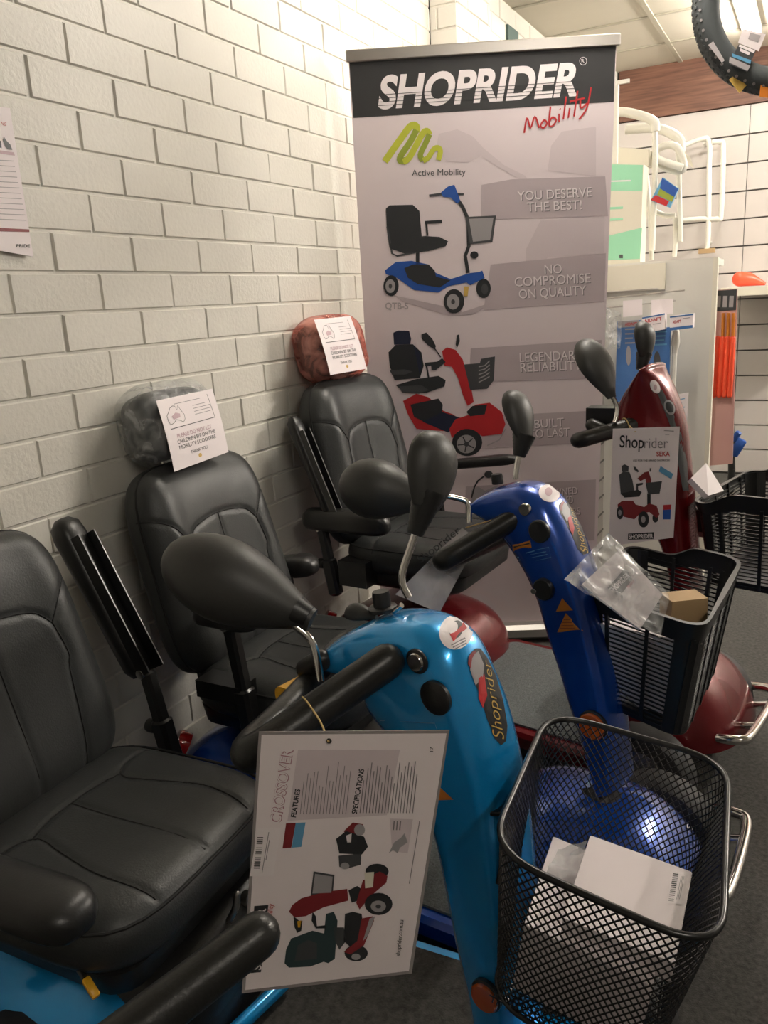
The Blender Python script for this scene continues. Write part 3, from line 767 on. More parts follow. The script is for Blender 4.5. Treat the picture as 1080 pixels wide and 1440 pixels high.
for a, b in (((722, 779), (772, 769)), ((772, 769), (775, 783)), ((775, 783), (728, 794)), ((728, 794), (722, 779)), ((740, 777), (752, 774)), ((728, 783), (768, 775)), ((730, 787), (770, 779))):
    decal(g, [a, b, (b[0]+.3, b[1]+1), (a[0]+.3, a[1]+1)], bv2, M['plblue'], .001, 1)
obj('outlined_label', g, None, S2, 0)
g = G(); decal(g, [(791, 841), (806, 858), (782, 860)], bv2, M['orange'], .001, 3); decal(g, [(796, 862), (820, 887), (784, 889)], bv2, M['orange'], .001, 3)
for k in range(4): decal(g, [(793-k*1.5, 871+k*4), (802+k*2.5, 870.5+k*4), (802+k*2.5, 871.3+k*4), (793-k*1.5, 871.8+k*4)], bv2, M['pdred'], .0014, 1)
obj('warning_label', g, None, S2, 0, label='two orange triangular warning labels')
c = p2(834, 1020); g = G().disc(c, -F2[2], .027, .010, n=24); o_ = obj('side_lamp', g, M['amber'], S2, 40, label='round amber side lamp'); obj('lamp_ring', G().disc(c+F2[2]*.004, -F2[2], .030, .008), M['plastic'], o_, 40)
bt_ = Plane(F2[0], F2[2])(844, 1115); g = G().tube([bt_, V(1.15, .13, .25)], .045, n=16); obj('steering_column', g, M['plastic'], S2)
tp2 = lambda x, y: Plane(F2[0], F2[2])(x, y)
g = G().disc(tp2(700, 680), (-.1, 0, 1), .012, .02); obj('speed_dial', g, M['plastic'], S2, 40)
st = p2(672, 731)-F2[2]*.03; D3 = (st-CP).dot(_f)
mirror(S2, [st, at(658, 708, D=D3), at(640, 700, D=D3), at(622, 697, D=D3)], at(600, 706, D=D3), at(479, 676, D=D3+.05), .125, .062, V(.65, -.65, .35), .0058)
s2 = tp2(724, 673)+F2[2]*.05; D4 = (s2-CP).dot(_f); s2 = at(725, 674, D=D4)
mirror(S2, [s2, at(727, 655, D=D4), at(731, 635, D=D4)], at(737, 618, D=D4), at(718, 549, D=D4+.02), .085, .028, V(1, -.35, .1), .006, boot=(at(737, 612, D=D4), at(730, 642, D=D4), .024, .012))
# chrome script on the front cover
bvf = fg2.bvh(); g = G(); gv, gf, _ = glyphs('Shoprider', 0); out = []
for a, b in gv:
    x, y = 971+13*a-9*b-(-2), 1168-66*a-3*b
    h = bvf.ray_cast(CP, ray(x, y).normalized()); out.append(h[0]+(h[1] if h[1].dot(CP-h[0]) > 0 else -h[1])*.002 if h[0] else (out[-1] if out else V(1.2, .2, .3)))
g.add(out, gf, M['satin']); obj('script_badge', g, None, S2, 0, label='chrome script lettering')

# slotted plastic basket --------------------------------------------------
def slot_basket(root, rim, dn, depth, sink, shrink=.82, nb=21, band=.042, label=None, rises=None, ribs=14):
    cen = sum(rim, V(0, 0, 0))/4; bot = [cen+(p-cen)*shrink+dn*depth for p in rim]
    PER = 112; ro = outline(rim, .05, per=PER); bo = outline(bot, .045, per=PER)
    lo = [0.]*PER
    def P(i, h): return ro[i].lerp(bo[i], h)
    def S(i, h, o):
        p = P(i, h); cc = cen+dn*(depth*h); q = (p-cc); q = q-dn*q.dot(dn); return p+q.normalized()*o
    g = G()
    # solid rim band with a lowered notch towards the tiller
    back = (rim[0]+rim[3])/2; fwd = ((rim[1]+rim[2])/2-back); FL = fwd.length; fwd.normalize()
    def dz(i):
        t = max(0, min(1, ((ro[i]-back).dot(fwd))/FL)); s = max(0, min(1, (t-.10)/.28)); return sink*(1-s*s*(3-2*s))
    rr = []
    for h, o in ((0, -.005), (0, .006), (.04, .005), (band/depth, .0015), (band/depth, -.0015), (.04, -.001)):
        rr.append([S(i, h, o)+dn*(dz(i)*(1 if h < .1 else .55)) for i in range(PER)])
    n = PER; vs = [p for r in rr for p in r]; K = len(rr); fs = []
    for a in range(K):
        for j in range(n): b = (a+1) % K; k = (j+1) % n; fs.append((a*n+j, a*n+k, b*n+k, b*n+j))
    g.add(vs, fs, None)
    bk = obj('basket', g, M['plastic'], root, 40, label=label)
    # horizontal slats
    g = G(); h0 = band/depth
    for k in range(nb):
        h = h0+(1-h0)*(k+.6)/nb
        rr = [[S(i, h+d, o) for i in range(PER)] for d, o in ((-.0065, .0012), (.0065, .0012), (.0065, -.0012), (-.0065, -.0012))]
        vs = [p for r in rr for p in r]; fs = []
        for a in range(4):
            for j in range(n): b = (a+1) % 4; q = (j+1) % n; fs.append((a*n+j, a*n+q, b*n+q, b*n+j))
        g.add(vs, fs, None)
    obj('slats', g, M['plastic'], bk, 30)
    g = G()
    for k in range(ribs):
        i = int(PER*k/ribs); t = (P((i+1) % PER, 0)-P(i-1, 0)).normalized()
        rings = [[S(i, h, -.003)-t*.004, S(i, h, .004)-t*.004, S(i, h, .004)+t*.004, S(i, h, -.003)+t*.004] for h in (h0*.8, .5, 1.)]
        g.loft(rings)
    for c in range(4):
        i = min(range(PER), key=lambda q: (ro[q]-rim[c]).length)
        rings = [[S((i+d) % PER, h, .0022) for d in (-3, -1, 1, 3)]+[S((i+d) % PER, h, -.001) for d in (3, 1, -1, -3)] for h in (h0*.8, .5, 1.)]
        g.loft(rings)
    obj('ribs', g, M['plastic'], bk, 30)
    g = G(); rr = [[b_+dn*o for b_ in bo] for o in (-.014, .004)]; g.loft(rr); obj('basket_floor', g, M['plastic'], bk, 30)
    return bk, cen, bot, bo
rim2 = [at(822, 828, z=.745), at(990, 884, z=.735), at(1060, 756, z=.735), at(885, 748, z=.745)]
r0 = rim2[1]-rim2[0]; lfv = F2[2]
# square the far corners from the measured near edge and the true width
rim2[3] = rim2[0]+(rim2[3]-rim2[0]).normalized()*.41; rim2[2] = rim2[1]+(rim2[2]-rim2[1]).normalized()*.41
up2 = ((rim2[1]-rim2[0]).cross(rim2[2]-rim2[1])).normalized(); up2 = up2 if up2.z > 0 else -up2
BK2, cen2, bot2, bo2 = slot_basket(S2, rim2, -up2, .245, .03, .80, label='black slotted plastic basket')
g = G(); p = (rim2[0]+rim2[3])/2-up2*.12; g.bar(p, p-F2[1]*.07, .12, .10); obj('basket_bracket', g, M['steelb'], BK2)

# ------------------------------------------------------------------ scooter 3 : red
S3 = thing('mobility_scooter', (.7, .95, 0), 'dark red mobility scooter at the back beside the tall banner, grey carpet deck', 'mobility scooter', 'row of mobility scooters')
T3, Tb3, Th3 = seat_parts(S3, .395, .985, -4, .60, back_h=.53, recl=13, headrest=True, hr_gap=-.012, hrz=.18, bw=.50)
B3 = sframe(0, 1.03, -10)
scooter_base(S3, B3, M['red'], .385, .56, front_c=1.17, deck_z=.15, shroud_z=.355, fr=.13, trimw=.03, bumper=(1.385, .12, .17, .17), cover=M['red'], boxy=6, wf=.05, fwid=.82, fy=.10)
armpad(S3, T3, (-.1, .275, .735), (.20, .275, .775), .05, .035)
arm_post(S3, T3, (-.09, .265), .45, .735)
arm_post(S3, T3, (-.20, -.255), .42, .64)
armpad(S3, T3, (-.285, -.262, .665), (.02, -.262, .672), .065, .07)
flip_arm(S3, T3, (-.17, -.265, .69), (-.29, -.265, .985), .045, .06)
for s in (-1,): obj('arm_bracket', G().box((-.05, -.03, -.04), (.05, .03, .04), T=T3 @ Matrix.Translation((-.12, -.235, .50))), M['steelb'], S3)
F3 = tiller_frame(1.06, .84, -14); W3 = .07
P3 = [((908, 520), (894, 521)), ((916, 530), (877, 542)), ((928, 550), (860, 568)), ((940, 578), (850, 603)), ((948, 610), (858, 645)), ((952, 650), (880, 690)), ((957, 700), (900, 735)), ((960, 760), (925, 790)), ((968, 850), (940, 870)), ((980, 960), (955, 970))]
g3 = tiller_shell(F3, P3, W3, 2.4); obj('tiller', g3, M['red'], S3, 60); bv3 = g3.bvh()
hb3, hp3 = loop_bar(S3, F3, W3, (888, 598), (806, 622), .17, .020)
p3 = lambda x, y, o=0.: dot(F3, W3, x, y, o)
g = G(); decal(g, [(925, 538), (933, 552), (946, 580), (958, 612), (966, 650), (968, 690), (960, 690), (957, 655), (949, 620), (939, 588), (928, 560), (920, 542)], bv3, M['pdk2'], .0008, 4); obj('front_panel', g, None, S3, 0)
g = G(); decal(g, circ(921, 544, 6, 10, rot=-.5), bv3, M['pwhite'], .0016, 3); decal(g, circ(921, 545, 2.5, 4), bv3, M['inkp'], .002, 1); obj('round_sticker', g, None, S3, 0)
g = G(); decal(g, circ(941, 573, 7, 11, rot=-.4), bv3, M['pgrey'], .0016, 3); decal(g, circ(941, 573, 5, 8, rot=-.4), bv3, M['pdk'], .002, 2); obj('key_plate', g, None, S3, 0)
g = G().box((-.045, -.03, -.02), (.04, .03, .03), T=Matrix.Translation(Plane(F3[0]-F3[2]*.02, F3[2])(852, 588))); obj('control_box', g, M['plastic'], S3)
g = G().tube([Plane(F3[0], F3[2])(838, 578), Plane(F3[0], F3[2])(852, 576)], .008, round_=True); obj('brake_light_switch', g, M['cream'], S3)
g = G().tube([p3(833, 598), p3(845, 604)], .018, round_=True); obj('thumb_lever', g, M['foam'], S3)
st = p3(872, 592)-F3[2]*.03; D5 = (st-CP).dot(_f)
mirror(S3, [st, at(868, 575, D=D5), at(860, 555, D=D5), at(855, 545, D=D5)], at(860, 560, D=D5), at(818, 478, D=D5+.03), .115, .034, V(.95, -.5, .2), .006)
s2 = Plane(F3[0], F3[2])(902, 521); D6 = (s2-CP).dot(_f)
mirror(S3, [s2, at(902, 505, D=D6)], at(905, 503, D=D6), at(902, 452, D=D6), .075, .03, V(1, -.35, .1), .006, boot=(at(906, 497, D=D6), at(901, 520, D=D6), .020, .011))
g = G().tube([Plane(F3[0], F3[2])(970, 955), V(1.12, .83, .25)], .045, n=16); obj('steering_column', g, M['plastic'], S3)
rim3 = [at(966, 706, z=.80), at(1050, 715, z=.80)]
wv = F3[2]; fv = F3[1]
a3 = at(972, 703, z=.795); a3 = a3+V(0, 0, .025); rim3 = [a3, a3+fv*.29, a3+fv*.29+wv*.43, a3+wv*.43]
BK3, cen3, bot3, bo3 = slot_basket(S3, rim3, V(0, 0, -1), .24, .03, .82, label='black slotted plastic basket')
g = G(); p = (rim3[0]+rim3[3])/2-V(0, 0, .12); g.bar(p, p-fv*.08, .12, .10); obj('basket_bracket', g, M['steelb'], BK3)

# ================================================================== THINGS ON THE SCOOTERS
def sheet(name, quad, th, m, label, cat, group=None, sub=1, bend=None):
    """thin card: quad TL, TR, BR, BL"""
    tl, tr, br, bl = [Vector(p) for p in quad]; n = (tr-tl).cross(bl-tl).normalized(); n = n if n.dot(CP-tl) > 0 else -n
    N = sub; vs = []
    for s in (0, -1):
        for j in range(N+1):
            for i in range(N+1):
                a, b = i/N, j/N; p = (tl*(1-a)+tr*a)*(1-b)+(bl*(1-a)+br*a)*b
                if bend: p = p+n*bend(a, b)
                vs.append(p+n*(s*th))
    q = (N+1)**2; fs = []
    for j in range(N):
        for i in range(N):
            a = j*(N+1)+i; fs.append((a, a+1, a+N+2, a+N+1)); fs.append((q+a, q+a+N+1, q+a+N+2, q+a+1))
    ed = [i for i in range(N)]+[i*(N+1)+N for i in range(N)]+[N*(N+1)+N-i for i in range(N)]+[(N-i)*(N+1) for i in range(N)]
    for k in range(len(ed)): a, b = ed[k], ed[(k+1) % len(ed)]; fs.append((a, q+a, q+b, b))
    o = obj(name, G().add(vs, fs, m), None, None, 30); tag(o, label, cat, group)
    return o, n
def ptxt(g, pl, txt, x0, y0, x1, y1, h, m, off=.0006, bold=0., shear=None):
    """lettering between two measured baseline points on a flat printed face"""
    p0, p1 = pl(x0, y0, off), pl(x1, y1, off); L = math.hypot(x1-x0, y1-y0); ux, uy = (x1-x0)/L, (y1-y0)/L
    hx, hy = uy*h, -ux*h
    if shear: hx, hy = hx+ux*shear, hy+uy*shear
    letters(g, txt, p0, p1, pl(x0+hx, y0+hy, off), m, bold)
def pp(g, pl, pts, m, off): g.poly([pl(x, y, off) for x, y in pts], m)
def pline(g, pl, pts, w, m, off): stroke(g, [pl(x, y, off) for x, y in pts], w, m, pl.n)

# --- the big hanging spec card (reads sideways)
zc = .80
for _ in range(40):
    tl, tr = at(368, 1033, z=zc), at(628, 1031, z=zc)
    zc += .002 if (tl-tr).length > .212 else -.002
hv = (tr-tl).normalized(); nc = V(0, 0, 1).cross(hv).normalized()
nc = (nc+V(0, 0, .10)*(1 if nc.dot(CP-tl) > 0 else -1)).normalized()
CPL = Plane(tl, nc)
quad = [CPL(368, 1033), CPL(628, 1031), CPL(575, 1365), CPL(345, 1392)]
ex = lambda k: [CPL(*p) for p in ((364, 1029), (632, 1027), (579, 1369), (340, 1397))]
card, _n = sheet('hanging_card', ex(0), .0012, M['lam'], 'laminated CROSSOVER specification card printed sideways, hanging on the light blue handlebar'.replace('CROSSOVER ', ''), 'sign card')
k6 = lambda x, y: (320+x*340/1080, 1020+y*380/1207)   # crop scale
def C6(L): return [k6(*p) for p in L]
g = G(); g.poly([CPL(x, y, .0004) for x, y in ((368, 1033), (628, 1031), (575, 1365), (345, 1392))], M['paper']); obj('card_print', g, None, card, 0)
g = G()
pp(g, CPL, C6([(315, 108), (770, 108), (712, 400), (268, 425)]), M['mauve2'], .0007)
pp(g, CPL, C6([(725, 415), (828, 418), (805, 570), (735, 560)]), M['mauve2'], .0007)
pp(g, CPL, C6([(135, 458), (240, 458), (205, 670), (100, 672)]), M['pwhite'], .0007)
pp(g, CPL, C6([(262, 436), (305, 434), (285, 545), (246, 548)]), M['pdred'], .0008); pp(g, CPL, C6([(305, 434), (349, 432), (330, 541), (287, 545)]), M['plblue'], .0008)
obj('colour_panels', g, None, card, 0)
g = G()
ptxt(g, CPL, 'CROSSOVER', *k6(238, 438), *k6(294, 106), 15.5, M['inkr'], .001, .03); ptxt(g, CPL, 'CROSSOVER', *k6(236.5, 438), *k6(292.5, 106), 15.5, M['pwhite'], .0013, -.004)
ptxt(g, CPL, 'FEATURES', *k6(305, 410), *k6(325, 285), 7, M['ink'], .001, .03); ptxt(g, CPL, 'SPECIFICATIONS', *k6(577, 395), *k6(610, 195), 7, M['ink'], .001, .025)
ptxt(g, CPL, '17', *k6(918, 116), *k6(918, 94), 4.5, M['ink'], .001, .01); ptxt(g, CPL, 'shoprider.com.au', *k6(770, 1028), *k6(786, 868), 6, M['ink'], .001, .01)
rnd = random.Random(3)
for k in range(15):
    x = 325+k*14.5; l = rnd.uniform(120, 235); pline(g, CPL, C6([(x, 395), (x+l*.115, 395-l)]), .0008, M['inkg'], .001)
for k in range(18):
    x = 592+k*13.8; l = rnd.uniform(130, 240); pline(g, CPL, C6([(x, 390), (x+l*.115, 390-l)]), .0011, M['inkg'], .001)
pline(g, CPL, C6([(812, 705), (858, 425)]), .0009, M['inkg'], .001)
for k in range(16):
    if k in (4, 9): continue
    y = 500+k*9; pline(g, CPL, C6([(133-(k*1.0), y), (160-(k*1.0), y)]), rnd.choice((.0008, .0015)), M['ink'], .001)
pline(g, CPL, C6([(155, 655), (185, 475)]), .0008, M['inkg'], .001); pline(g, CPL, C6([(172, 600), (188, 510)]), .0008, M['inkg'], .001)
obj('card_lettering', g, None, card, 0)
g = G()
pp(g, CPL, C6([(120, 805), (183, 800), (150, 1100), (100, 1105)]), M['pdk'], .0008)
ptxt(g, CPL, 'SHOPRIDER', *k6(150, 1090), *k6(172, 815), 11, M['pwhite'], .0012, .02); ptxt(g, CPL, 'Mobility', *k6(196, 890), *k6(206, 795), 7, M['pred'], .0012, .0)
obj('card_logo', g, None, card, 0)
def sideways_scooter(g, k=C6):
    A = lambda L, m, o: pp(g, CPL, k(L), M[m], o)
    cc = lambda x, y, rx, ry, m, o: pp(g, CPL, k(circ(x, y, rx, ry, 20)), M[m], o)
    # main picture: scooter lying on its side (card hangs turned)
    A([(255, 1060), (262, 1000), (285, 950), (380, 915), (440, 930), (440, 1050), (370, 1075), (275, 1080)], 'pteal', .0009)
    A([(300, 1050), (315, 980), (360, 955), (400, 970), (400, 1040)], 'pdk2', .0011)
    A([(440, 840), (475, 830), (492, 870), (480, 1040), (450, 1060), (420, 1050)], 'pteal', .0010)
    A([(380, 830), (395, 850), (400, 895), (440, 890), (440, 905), (395, 905), (376, 870)], 'pdk', .0010)
    A([(475, 900), (520, 900), (530, 960), (500, 1000), (480, 960)], 'pdk2', .0010)
    A([(525, 840), (560, 830), (600, 840), (610, 960), (560, 1000), (520, 960)], 'pdk', .0010)
    A([(600, 860), (650, 850), (655, 870), (610, 980), (550, 1020), (520, 1010), (580, 960)], 'pdred', .0011)
    A([(635, 860), (660, 850), (625, 940), (605, 960)], 'pgrey', .0013)
    cc(575, 1015, 52, 36, 'pdk', .0010); cc(574, 1030, 20, 14, 'pgrey', .0014)
    A([(290, 800), (330, 770), (440, 740), (535, 728), (540, 780), (430, 810), (350, 850), (300, 855), (275, 830)], 'pdred', .0011)
    A([(295, 850), (320, 870), (335, 870), (330, 915), (312, 925), (300, 900)], 'pdk', .0010); A([(312, 872), (330, 868), (325, 900), (315, 900)], 'yellow', .0013)
    A([(385, 650), (478, 666), (470, 755), (372, 758)], 'pdk2', .0010); A([(392, 660), (470, 673), (464, 745), (380, 748)], 'pgrey', .0012)
    A([(540, 735), (580, 715), (600, 730), (600, 775), (555, 790)], 'pdk', .0010)
    A([(605, 690), (680, 650), (715, 670), (710, 700), (640, 760), (590, 820), (575, 790)], 'pdred', .0011)
    cc(668, 650, 52, 34, 'pdk', .0010); A([(612, 655), (655, 652), (650, 720), (615, 725)], 'lime', .0013) if 0 else A([(612, 655), (655, 652), (650, 720), (615, 725)], 'cream', .0013)
    cc(675, 795, 62, 50, 'pdk', .0012); cc(674, 805, 34, 26, 'pgrey', .0014); cc(674, 805, 12, 9, 'pdk2', .0016)
    # folded picture
    A([(520, 470), (560, 432), (605, 440), (612, 480), (560, 500), (530, 500)], 'pdred', .0009); cc(590, 465, 24, 26, 'pgrey', .0012)
    A([(485, 505), (530, 470), (610, 495), (628, 540), (600, 575), (500, 570)], 'pdk', .0010); A([(530, 490), (555, 480), (552, 520), (535, 520)], 'pwhite', .0013)
    A([(497, 580), (598, 570), (596, 620), (530, 640), (500, 630)], 'pdk2', .0010); cc(525, 625, 20, 15, 'pgrey', .0013)
    A([(720, 570), (745, 520), (775, 500), (790, 480), (805, 520), (770, 545), (760, 570), (740, 555)], 'pgrey', .0009)
    for q in range(3): A([(742+q*14, 425), (748+q*14, 425), (744+q*14, 466), (738+q*14, 466)], 'inkg', .0009)
g = G(); sideways_scooter(g); obj('printed_scooter_picture', g, None, card, 0)
hole = CPL(463, 1041, .0016); g = G().disc(hole, CPL.n, .0032, .0006, n=14); obj('punched_hole', g, M['ink'], card, 0)
# string round the handlebar
ia = [p for p in hp1]
q0 = hp1[0].lerp(hp1[2], .62); arm_d = (hp1[2]-hp1[0]).normalized()
hs = min((hp1[0].lerp(hp1[2], t/40) for t in range(41)), key=lambda p: abs((p-CP).dot(RX)/((p-CP).dot(_f))*F+540-442))
u_ = arm_d.cross(V(0, 0, 1)).normalized(); v_ = u_.cross(arm_d)
ringp = [hs+(u_*math.cos(2*PI*k/18)+v_*math.sin(2*PI*k/18))*.0245 for k in range(18)]
near_ = min(ringp, key=lambda p: (p-CP).length)
g = G().tube(ringp, .0012, n=6, closed=True); g.tube([near_, near_.lerp(hole, .5)+V(0, 0, .004), hole+CPL.n*.002], .0012, n=6, smooth=4); g.tube([near_.lerp(hole, .75), hole], .0026, n=6)
obj('string', g, M['string'], card)

# --- the card on the red scooter
D7 = 1.93
tl, tr = at(861, 602, D=D7), at(956, 600, D=D7); tr.z = (tl.z+tr.z)/2; tl.z = tr.z
q = Plane(tl, V(0, 0, 1).cross(tr-tl)); KPL = q
qd = [KPL(862, 603), KPL(956, 600), KPL(947, 756), KPL(856, 768)]
card2, _n = sheet('hanging_card', qd, .001, M['paper'], 'white hanging card with a red scooter picture, tied to the red handlebar', 'sign card')
k7 = lambda x, y: (760+x*320/922, 560+y*500/1440)
def C7(L): return [k7(*p) for p in L]
g = G(); ptxt(g, KPL, 'Shop', *k7(320, 198), *k7(418, 202), 17, M['ink'], .0008, .01); ptxt(g, KPL, 'rider', *k7(420, 202), *k7(516, 202), 15, M['inkg'], .0008, -.004)
ptxt(g, KPL, 'SEKA', *k7(470, 234), *k7(524, 234), 6.5, M['pred'], .0008, .02); ptxt(g, KPL, 'ASK FOR THE BRAND SHOPRIDER', *k7(374, 256), *k7(524, 255), 2.6, M['ink'], .0008)
pline(g, KPL, C7([(500, 131), (540, 133)]), .0012, M['ink'], .0008); pline(g, KPL, C7([(505, 148), (522, 148)]), .0008, M['inkg'], .0008); obj('card_lettering', g, None, card2, 0)
g = G(); pp(g, KPL, C7([(355, 548), (460, 542), (458, 570), (354, 573)]), M['pdk'], .0008); ptxt(g, KPL, 'SHOPRIDER', *k7(358, 569), *k7(456, 566), 6, M['pwhite'], .0011, .03)
pp(g, KPL, C7([(486, 274), (537, 306), (530, 328), (479, 296)]), M['plblue'], .0008); pp(g, KPL, C7([(498, 432), (530, 430), (528, 450), (497, 452)]), M['pred'], .0008); pp(g, KPL, C7([(497, 452), (528, 450), (526, 490), (496, 490)]), M['pblue'], .0008)
obj('card_logo', g, None, card2, 0)
g = G(); A = lambda L, m, o=.001: pp(g, KPL, C7(L), M[m], o); cc = lambda x, y, rx, ry, m, o=.001: pp(g, KPL, C7(circ(x, y, rx, ry, 18)), M[m], o)
A([(328, 275), (340, 267), (357, 275), (356, 296), (330, 298)], 'pdk2'); A([(318, 310), (335, 297), (360, 298), (372, 330), (380, 375), (325, 390)], 'pdk2', .0011)
A([(325, 385), (395, 370), (410, 380), (400, 398), (340, 402)], 'pdk', .0012); A([(388, 345), (415, 342), (413, 350), (395, 355), (395, 372), (388, 372)], 'pdk', .0013)
A([(376, 276), (385, 278), (399, 296), (394, 300), (380, 290)], 'pdk2'); A([(443, 282), (449, 284), (446, 298), (441, 296)], 'pdk2')
A([(392, 325), (420, 300), (437, 296), (449, 330), (445, 360), (430, 350), (425, 325), (405, 335)], 'pdred', .0012); A([(425, 343), (492, 335), (482, 385), (436, 390)], 'pdk2', .0014)
A([(432, 385), (446, 390), (446, 430), (432, 430)], 'pdk', .001); A([(312, 430), (330, 415), (375, 415), (385, 430), (420, 440), (440, 425), (470, 435), (482, 470), (470, 485), (440, 460), (400, 470), (380, 490), (340, 480), (315, 460)], 'pdred', .0011)
cc(322, 463, 14, 27, 'pdk', .0013); cc(321, 463, 7, 12, 'pgrey', .0015); cc(417, 490, 22, 33, 'pdk', .0013); cc(416, 490, 9, 14, 'pgrey', .0015); cc(465, 485, 12, 18, 'pdk', .001)
obj('printed_scooter_picture', g, None, card2, 0)
h2 = KPL(893, 607, .001)
hs = hp3[0].lerp(hp3[2], .18); ad = (hp3[2]-hp3[0]).normalized(); u_ = ad.cross(V(0, 0, 1)).normalized(); v_ = u_.cross(ad)
ringp = [hs+(u_*math.cos(2*PI*k/18)+v_*math.sin(2*PI*k/18))*.0225 for k in range(18)]; near_ = min(ringp, key=lambda p: (p-CP).length)
g = G().tube(ringp, .0016, n=6, closed=True).tube([near_, h2], .0016, n=6); obj('string', g, M['string'], card2)

# --- clear sleeve card behind the blue handlebar
D8 = (hp2[2]-CP).dot(_f)+.055
q8 = [at(668, 736, D=D8), at(690, 752, D=D8), at(612, 850, D=D8-.01), at(552, 840, D=D8-.01)]
q8 = [at(650, 742, D=D8), at(672, 760, D=D8), at(618, 862, D=D8), at(556, 836, D=D8)]
c8, n8 = sheet('clear_sleeve', q8, .001, M['clearcard'], 'clear plastic sleeve with black lettering hanging behind the dark blue handlebar', 'card sleeve')
PL8 = Plane(q8[0], n8); g = G(); ptxt(g, PL8, 'Shoprider', 592, 792, 648, 748, 11, M['ink'], .001); obj('card_lettering', g, None, c8, 0)
g = G().tube([PL8(655, 742), hp2[0].lerp(hp2[2], .35)+V(0, 0, .024)], .0013, n=6); obj('string', g, M['string'], c8)

# --- notices on the two wrapped headrests
def notice(Th, px, xoff, label, off=.0):
    o = Th @ V(0, 0, 0); n = (Th.to_3x3() @ V(0, 0, 1)); pl = Plane(o+n*xoff, n); quad = [pl(*p) for p in px]
    nb, nn = sheet('paper_notice', quad, .0006, M['paper'], label, 'notice', 'paper notices on the headrests', sub=6, bend=lambda a, b: .004*math.sin(b*PI)*1.0-.004)
    tl, tr, br, bl = [Vector((*p, 0)) for p in px]
    def Q(a, b): p = (tl*(1-a)+tr*a)*(1-b)+(bl*(1-a)+br*a)*b; return pl(p.x, p.y, .0006+.004*math.sin(b*PI)-.004)
    g = G()
    def T(txt, a0, a1, b, h, m, bold=0.): letters(g, txt, Q(a0, b), Q(a1, b), Q(a0, b-h), m, bold)
    T('Please respect the scooters' if 0 else 'PLEASE DO NOT LET', .18, .80, .575, .055, M['inkp'], .02); T('CHILDREN SIT ON THE', .16, .84, .655, .055, M['ink'], .0); T('MOBILITY SCOOTERS', .17, .83, .735, .055, M['ink'], .0); T('THANK YOU', .35, .65, .84, .045, M['ink'], .0)
    for i, (a0, a1, b) in enumerate(((.28, .74, .10), (.58, .80, .18), (.58, .88, .225), (.58, .90, .27), (.58, .86, .315))):
        stroke(g, [Q(a0, b), Q(a1, b)], .0012, M['inkg'], nn)
    stroke(g, [Q(.10, .43), Q(.90, .43)], .0016, M['ink'], nn); stroke(g, [Q(.88, .06), Q(.90, .43)], .0014, M['ink'], nn)
    au = [(.10, .24), (.15, .19), (.19, .14), (.24, .12), (.28, .13), (.30, .19), (.33, .13), (.36, .2), (.40, .28), (.39, .34), (.35, .38), (.30, .34), (.24, .32), (.18, .36), (.12, .37), (.10, .30), (.10, .24)]
    stroke(g, [Q(*p) for p in au], .0012, M['ink'], nn); g.poly([Q(*p) for p in ((.18, .26), (.26, .22), (.33, .25), (.32, .30), (.2, .31))], M['inkp'])
    g.poly([Q(.5+.03*math.cos(k), .90+.03*math.sin(k)) for k in [2*PI*i/10 for i in range(10)]], M['gold'])
    obj('notice_lettering', g, None, nb, 0)
    return nb
notice(Th2, [(221, 563), (300, 546), (323, 635), (247, 663)], .082, 'white paper notice on the clear-wrapped headrest of the dark blue scooter')
notice(Th3, [(443, 449), (494, 444), (517, 518), (466, 527)], .082, 'white paper notice on the red-wrapped headrest of the red scooter')
def wrap(Th, m, label, hrz=.17, hw=.29):
    g = pillow(hw, hrz+.03, .132, 3.6, 48, [], .08, .5)
    for i, p in enumerate(g.v):
        q = noise.noise(p*22)*.004+noise.noise(p*70+V(3, 1, 7))*.0018; d = p.normalized(); g.v[i] = p+d*q
        if p.y > 0: g.v[i] = g.v[i]+V(0, .006, 0)
    o = obj('plastic_bag', g.xf(Th), m, None, 60); tag(o, label, 'plastic bag', 'bags over the headrests'); return o
wrap(Th2, M['clear'], 'clear plastic bag over the headrest of the dark blue scooter', hw=.268); wrap(Th3, M['redfilm'], 'red plastic bag over the headrest of the red scooter', .18)

# --- inside the wire basket
e1, e2 = (bot[1]-bot[0]).normalized(), (bot[3]-bot[0]).normalized(); e2 = (e2-e1*e2.dot(e1)).normalized()
def carton(name, px, D0, th, label, rise=None):
    pass
bz = at(895, 1265, D=.97)
bxp = [at(830, 1174, D=1.035), at(974, 1226, D=.985), at(960, 1345, D=.90), at(795, 1275, D=.945)]
ax, ay = (bxp[1]-bxp[0]).normalized(), (bxp[3]-bxp[0]); ay = (ay-ax*ay.dot(ax)).normalized(); nb_ = ax.cross(ay); nb_ = nb_ if nb_.dot(up1) > 0 else -nb_
def carton(name, o, ax, ay, nn, L, Wd, H, m, label, cat='carton'):
    g = G(); b = .0015
    rings = [[o+ax*(L/2+x*k)+ay*(Wd/2+y*k)+nn*z for x, y in rrect(L/2, Wd/2, .002, 2)] for z, k in ((0, .98), (.002, 1), (H-.001, 1), (H, .992))]
    g.loft(rings, m); return tag(obj(name, g, None, None, 30), label, cat)
L_, W_ = (bxp[1]-bxp[0]).length, (bxp[3]-bxp[0]).length
cb = carton('white_carton', bxp[0]-nb_*.035, ax, ay, nb_, L_, max(W_, .13), .035, M['paper'], 'flat white carton with a small barcode, lying in the wire mesh basket')
BPL = Plane(bxp[0], nb_); g = G(); k5 = lambda x, y: (640+x*440/1080, 980+y*460/1129); rnd = random.Random(5)
pp(g, BPL, [k5(*p) for p in ((748, 600), (800, 606), (780, 718), (730, 712))], M['pwhite'], .0006)
